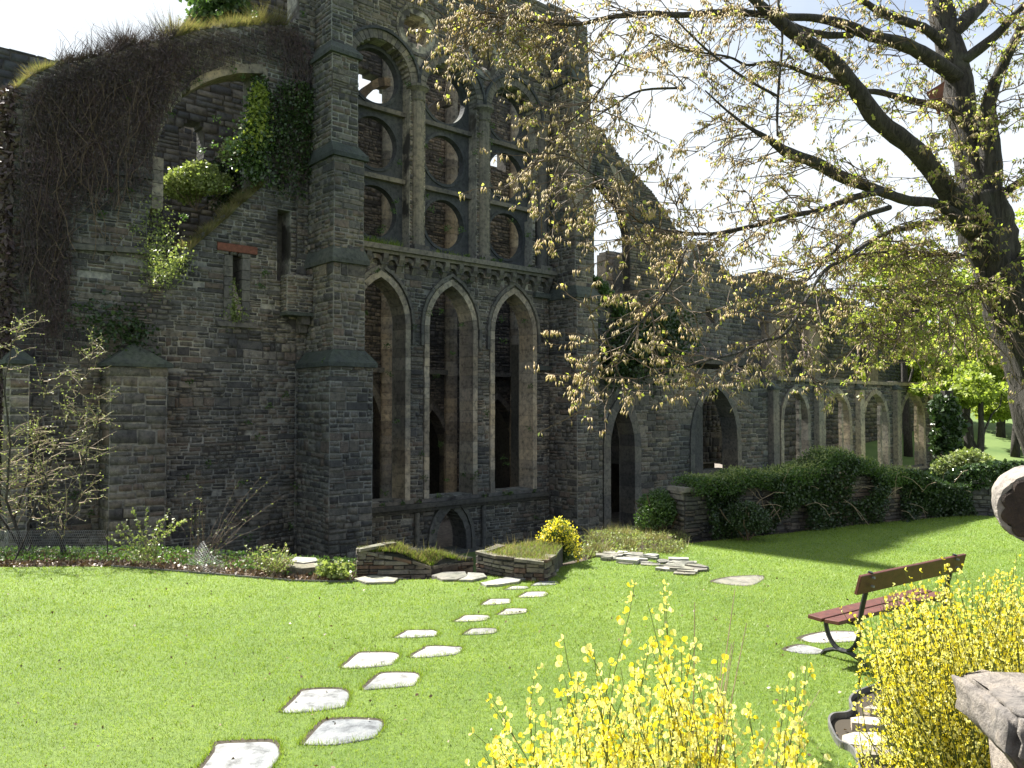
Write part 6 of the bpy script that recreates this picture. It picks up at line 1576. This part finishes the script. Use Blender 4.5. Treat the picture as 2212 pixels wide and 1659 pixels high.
np_mesh('young_leaves', leaf_cards(LFa, .040, .016, .35, 0, 153), 4, M['bud_leaf'], tree)
print('catkins', len(CKa), 'leaves', len(LFa))
mb = MB(); a, b_, c_ = at(2000, 200, 9.9), at(2040, 175, 9.9), at(2030, 250, 9.9); mb.add([a, b_, c_, a+Vector((.01, .03, 0)), b_+Vector((.01, .03, 0)), c_+Vector((.01, .03, 0))], [(0, 1, 2), (5, 4, 3), (0, 3, 4, 1), (1, 4, 5, 2), (2, 5, 3, 0)])
o = mb.build('rust_pennant', M['rust']); tag(o, 'small rust red triangle hanging among the branches by the trunk', 'pennant')

# ================================================================ trees in the park behind
def park_tree(base, top, crown, label, mat, seed, leaf, nl, group='trees in the park behind the ruin', tr=.22, lean=0):
    e = empty('park_tree', base, label, 'tree', group); rr = random.Random(seed); r = np.random.default_rng(seed)
    T = MB(); P_ = arc_pts(base, top, 0, 6, .01, rr); T.tube(P_, [tr*(1.15-.12*i) for i in range(7)], 8); T.build('trunk', M['bark'], e, smooth=True)
    Lm = MB(); pts = []
    for (cx_, cy_, cz_, rx, rz) in crown:
        c_ = Vector((cx_, cy_, cz_)); Lm.tube(arc_pts(P_[rr.randrange(2, 6)], c_, .1, 5, .04, rr), [tr*.4, tr*.3, tr*.22, tr*.15, tr*.1, tr*.05], 5, False)
        k = max(3, int(rx*2.5))
        for i in range(k):
            v = r.normal(size=3); v /= np.linalg.norm(v); q = np.array(c_[:])+v*np.array([rx, rx, rz])*r.uniform(.35, .95); pts.append(clump(q, (rx*.38, rx*.38, rz*.28), nl//(k*len(crown)), r, .2))
    Lm.build('limbs', M['bark'], e); np_mesh('crown', leaf_cards(np.concatenate(pts), leaf, leaf*.42, .2, 0, seed), 4, M[mat], e)
def pt(x, y, d): q = at(x, y, d); return (q.x, q.y, q.z)
def gz(x, y):      # meadow height
    u_ = min(1, max(0, (y-48)/60)); return BASE+.02+u_*u_*(3-2*u_)*6.2+.6*math.sin(x*.05+y*.03)*u_
def mk(xb, d, tops, label, mat, seed, leaf, nl, tr=.22):
    a = at(xb, 900, d); base = Vector((a.x, a.y, gz(a.x, a.y)-.1)); cr = [(*pt(x, y, d+dd), rx, rz) for x, y, dd, rx, rz in tops]; q = at(tops[0][0], tops[0][1], d)
    park_tree(base, q, cr, label, mat, seed, leaf, nl, tr=tr)
mk(2098, 62, [(2075, 820, 0, 3.2, 2.2), (2120, 760, 2, 3.2, 2.6), (2040, 770, -2, 2.6, 2.2), (2090, 700, 0, 3, 2.4)], 'slim leaning tree with pale spring leaves standing left of the big trunk', 'spring', 161, .3, 7000, .42)
mk(2160, 80, [(2170, 800, 0, 5, 4), (2210, 860, 0, 4.5, 3.4), (2150, 720, 0, 4.6, 4), (2220, 700, 0, 5, 4)], 'broad bright green tree behind the big trunk', 'spring', 162, .4, 9000, .4)
mk(1960, 70, [(1945, 600, 0, 4.2, 3.2), (1900, 580, 0, 3.2, 2.6), (1990, 640, 0, 3.8, 3.2), (1950, 690, 0, 3.6, 3)], 'yellow green tree rising above the right end of the nave ruins', 'spring', 163, .32, 9000, .35)
mk(2030, 90, [(2010, 740, 0, 5, 4), (2050, 660, 0, 5, 4), (2000, 830, 0, 4, 3.5)], 'green tree filling the gap between nave ruin and park', 'spring', 164, .42, 8000, .35)
mk(2240, 66, [(2250, 620, 0, 5, 5), (2230, 760, 0, 4, 4), (2280, 520, 0, 5, 4)], 'tall light green tree at the right edge of the park', 'spring', 165, .34, 8000, .4)
mk(2110, 58, [(2120, 850, 0, 3.4, 1.8), (2180, 830, 3, 3.6, 2.2), (2060, 850, 2, 2.6, 1.6)], 'low spreading light green tree in the middle of the park', 'spring', 166, .3, 8000, .3)
mk(2190, 70, [(2200, 760, 0, 5, 4.4), (2150, 640, 0, 4.6, 4), (2205, 880, 2, 4.2, 2.4)], 'sunlit pale green tree right behind the big trunk', 'spring', 167, .36, 9000, .35)
# far wood
r = np.random.default_rng(171); pts = []
for i in range(60):
    x = r.uniform(45, 190); y = r.uniform(98, 150); pts.append(clump((x, y, gz(x, y)+r.uniform(1.5, 8.5)), (6, 5, 4.5), 650, r, .3))
o = np_mesh('far_wood', leaf_cards(np.concatenate(pts), .9, .4, 0, 0, 172), 4, M['spring']); o['kind'] = 'stuff'
mb = MB(); a = at(2060, 935, 95); 
P_ = [Vector((52+i*8, 78+i*2.0, gz(52+i*8, 78+i*2.0)+.03)) for i in range(12)]
mb.add([p for p in P_]+[p+Vector((0, 2.2, .14)) for p in P_], [(i, i+1, i+13, i+12) for i in range(11)]); mb.build('park_path', M['gravel'], None, 'structure')
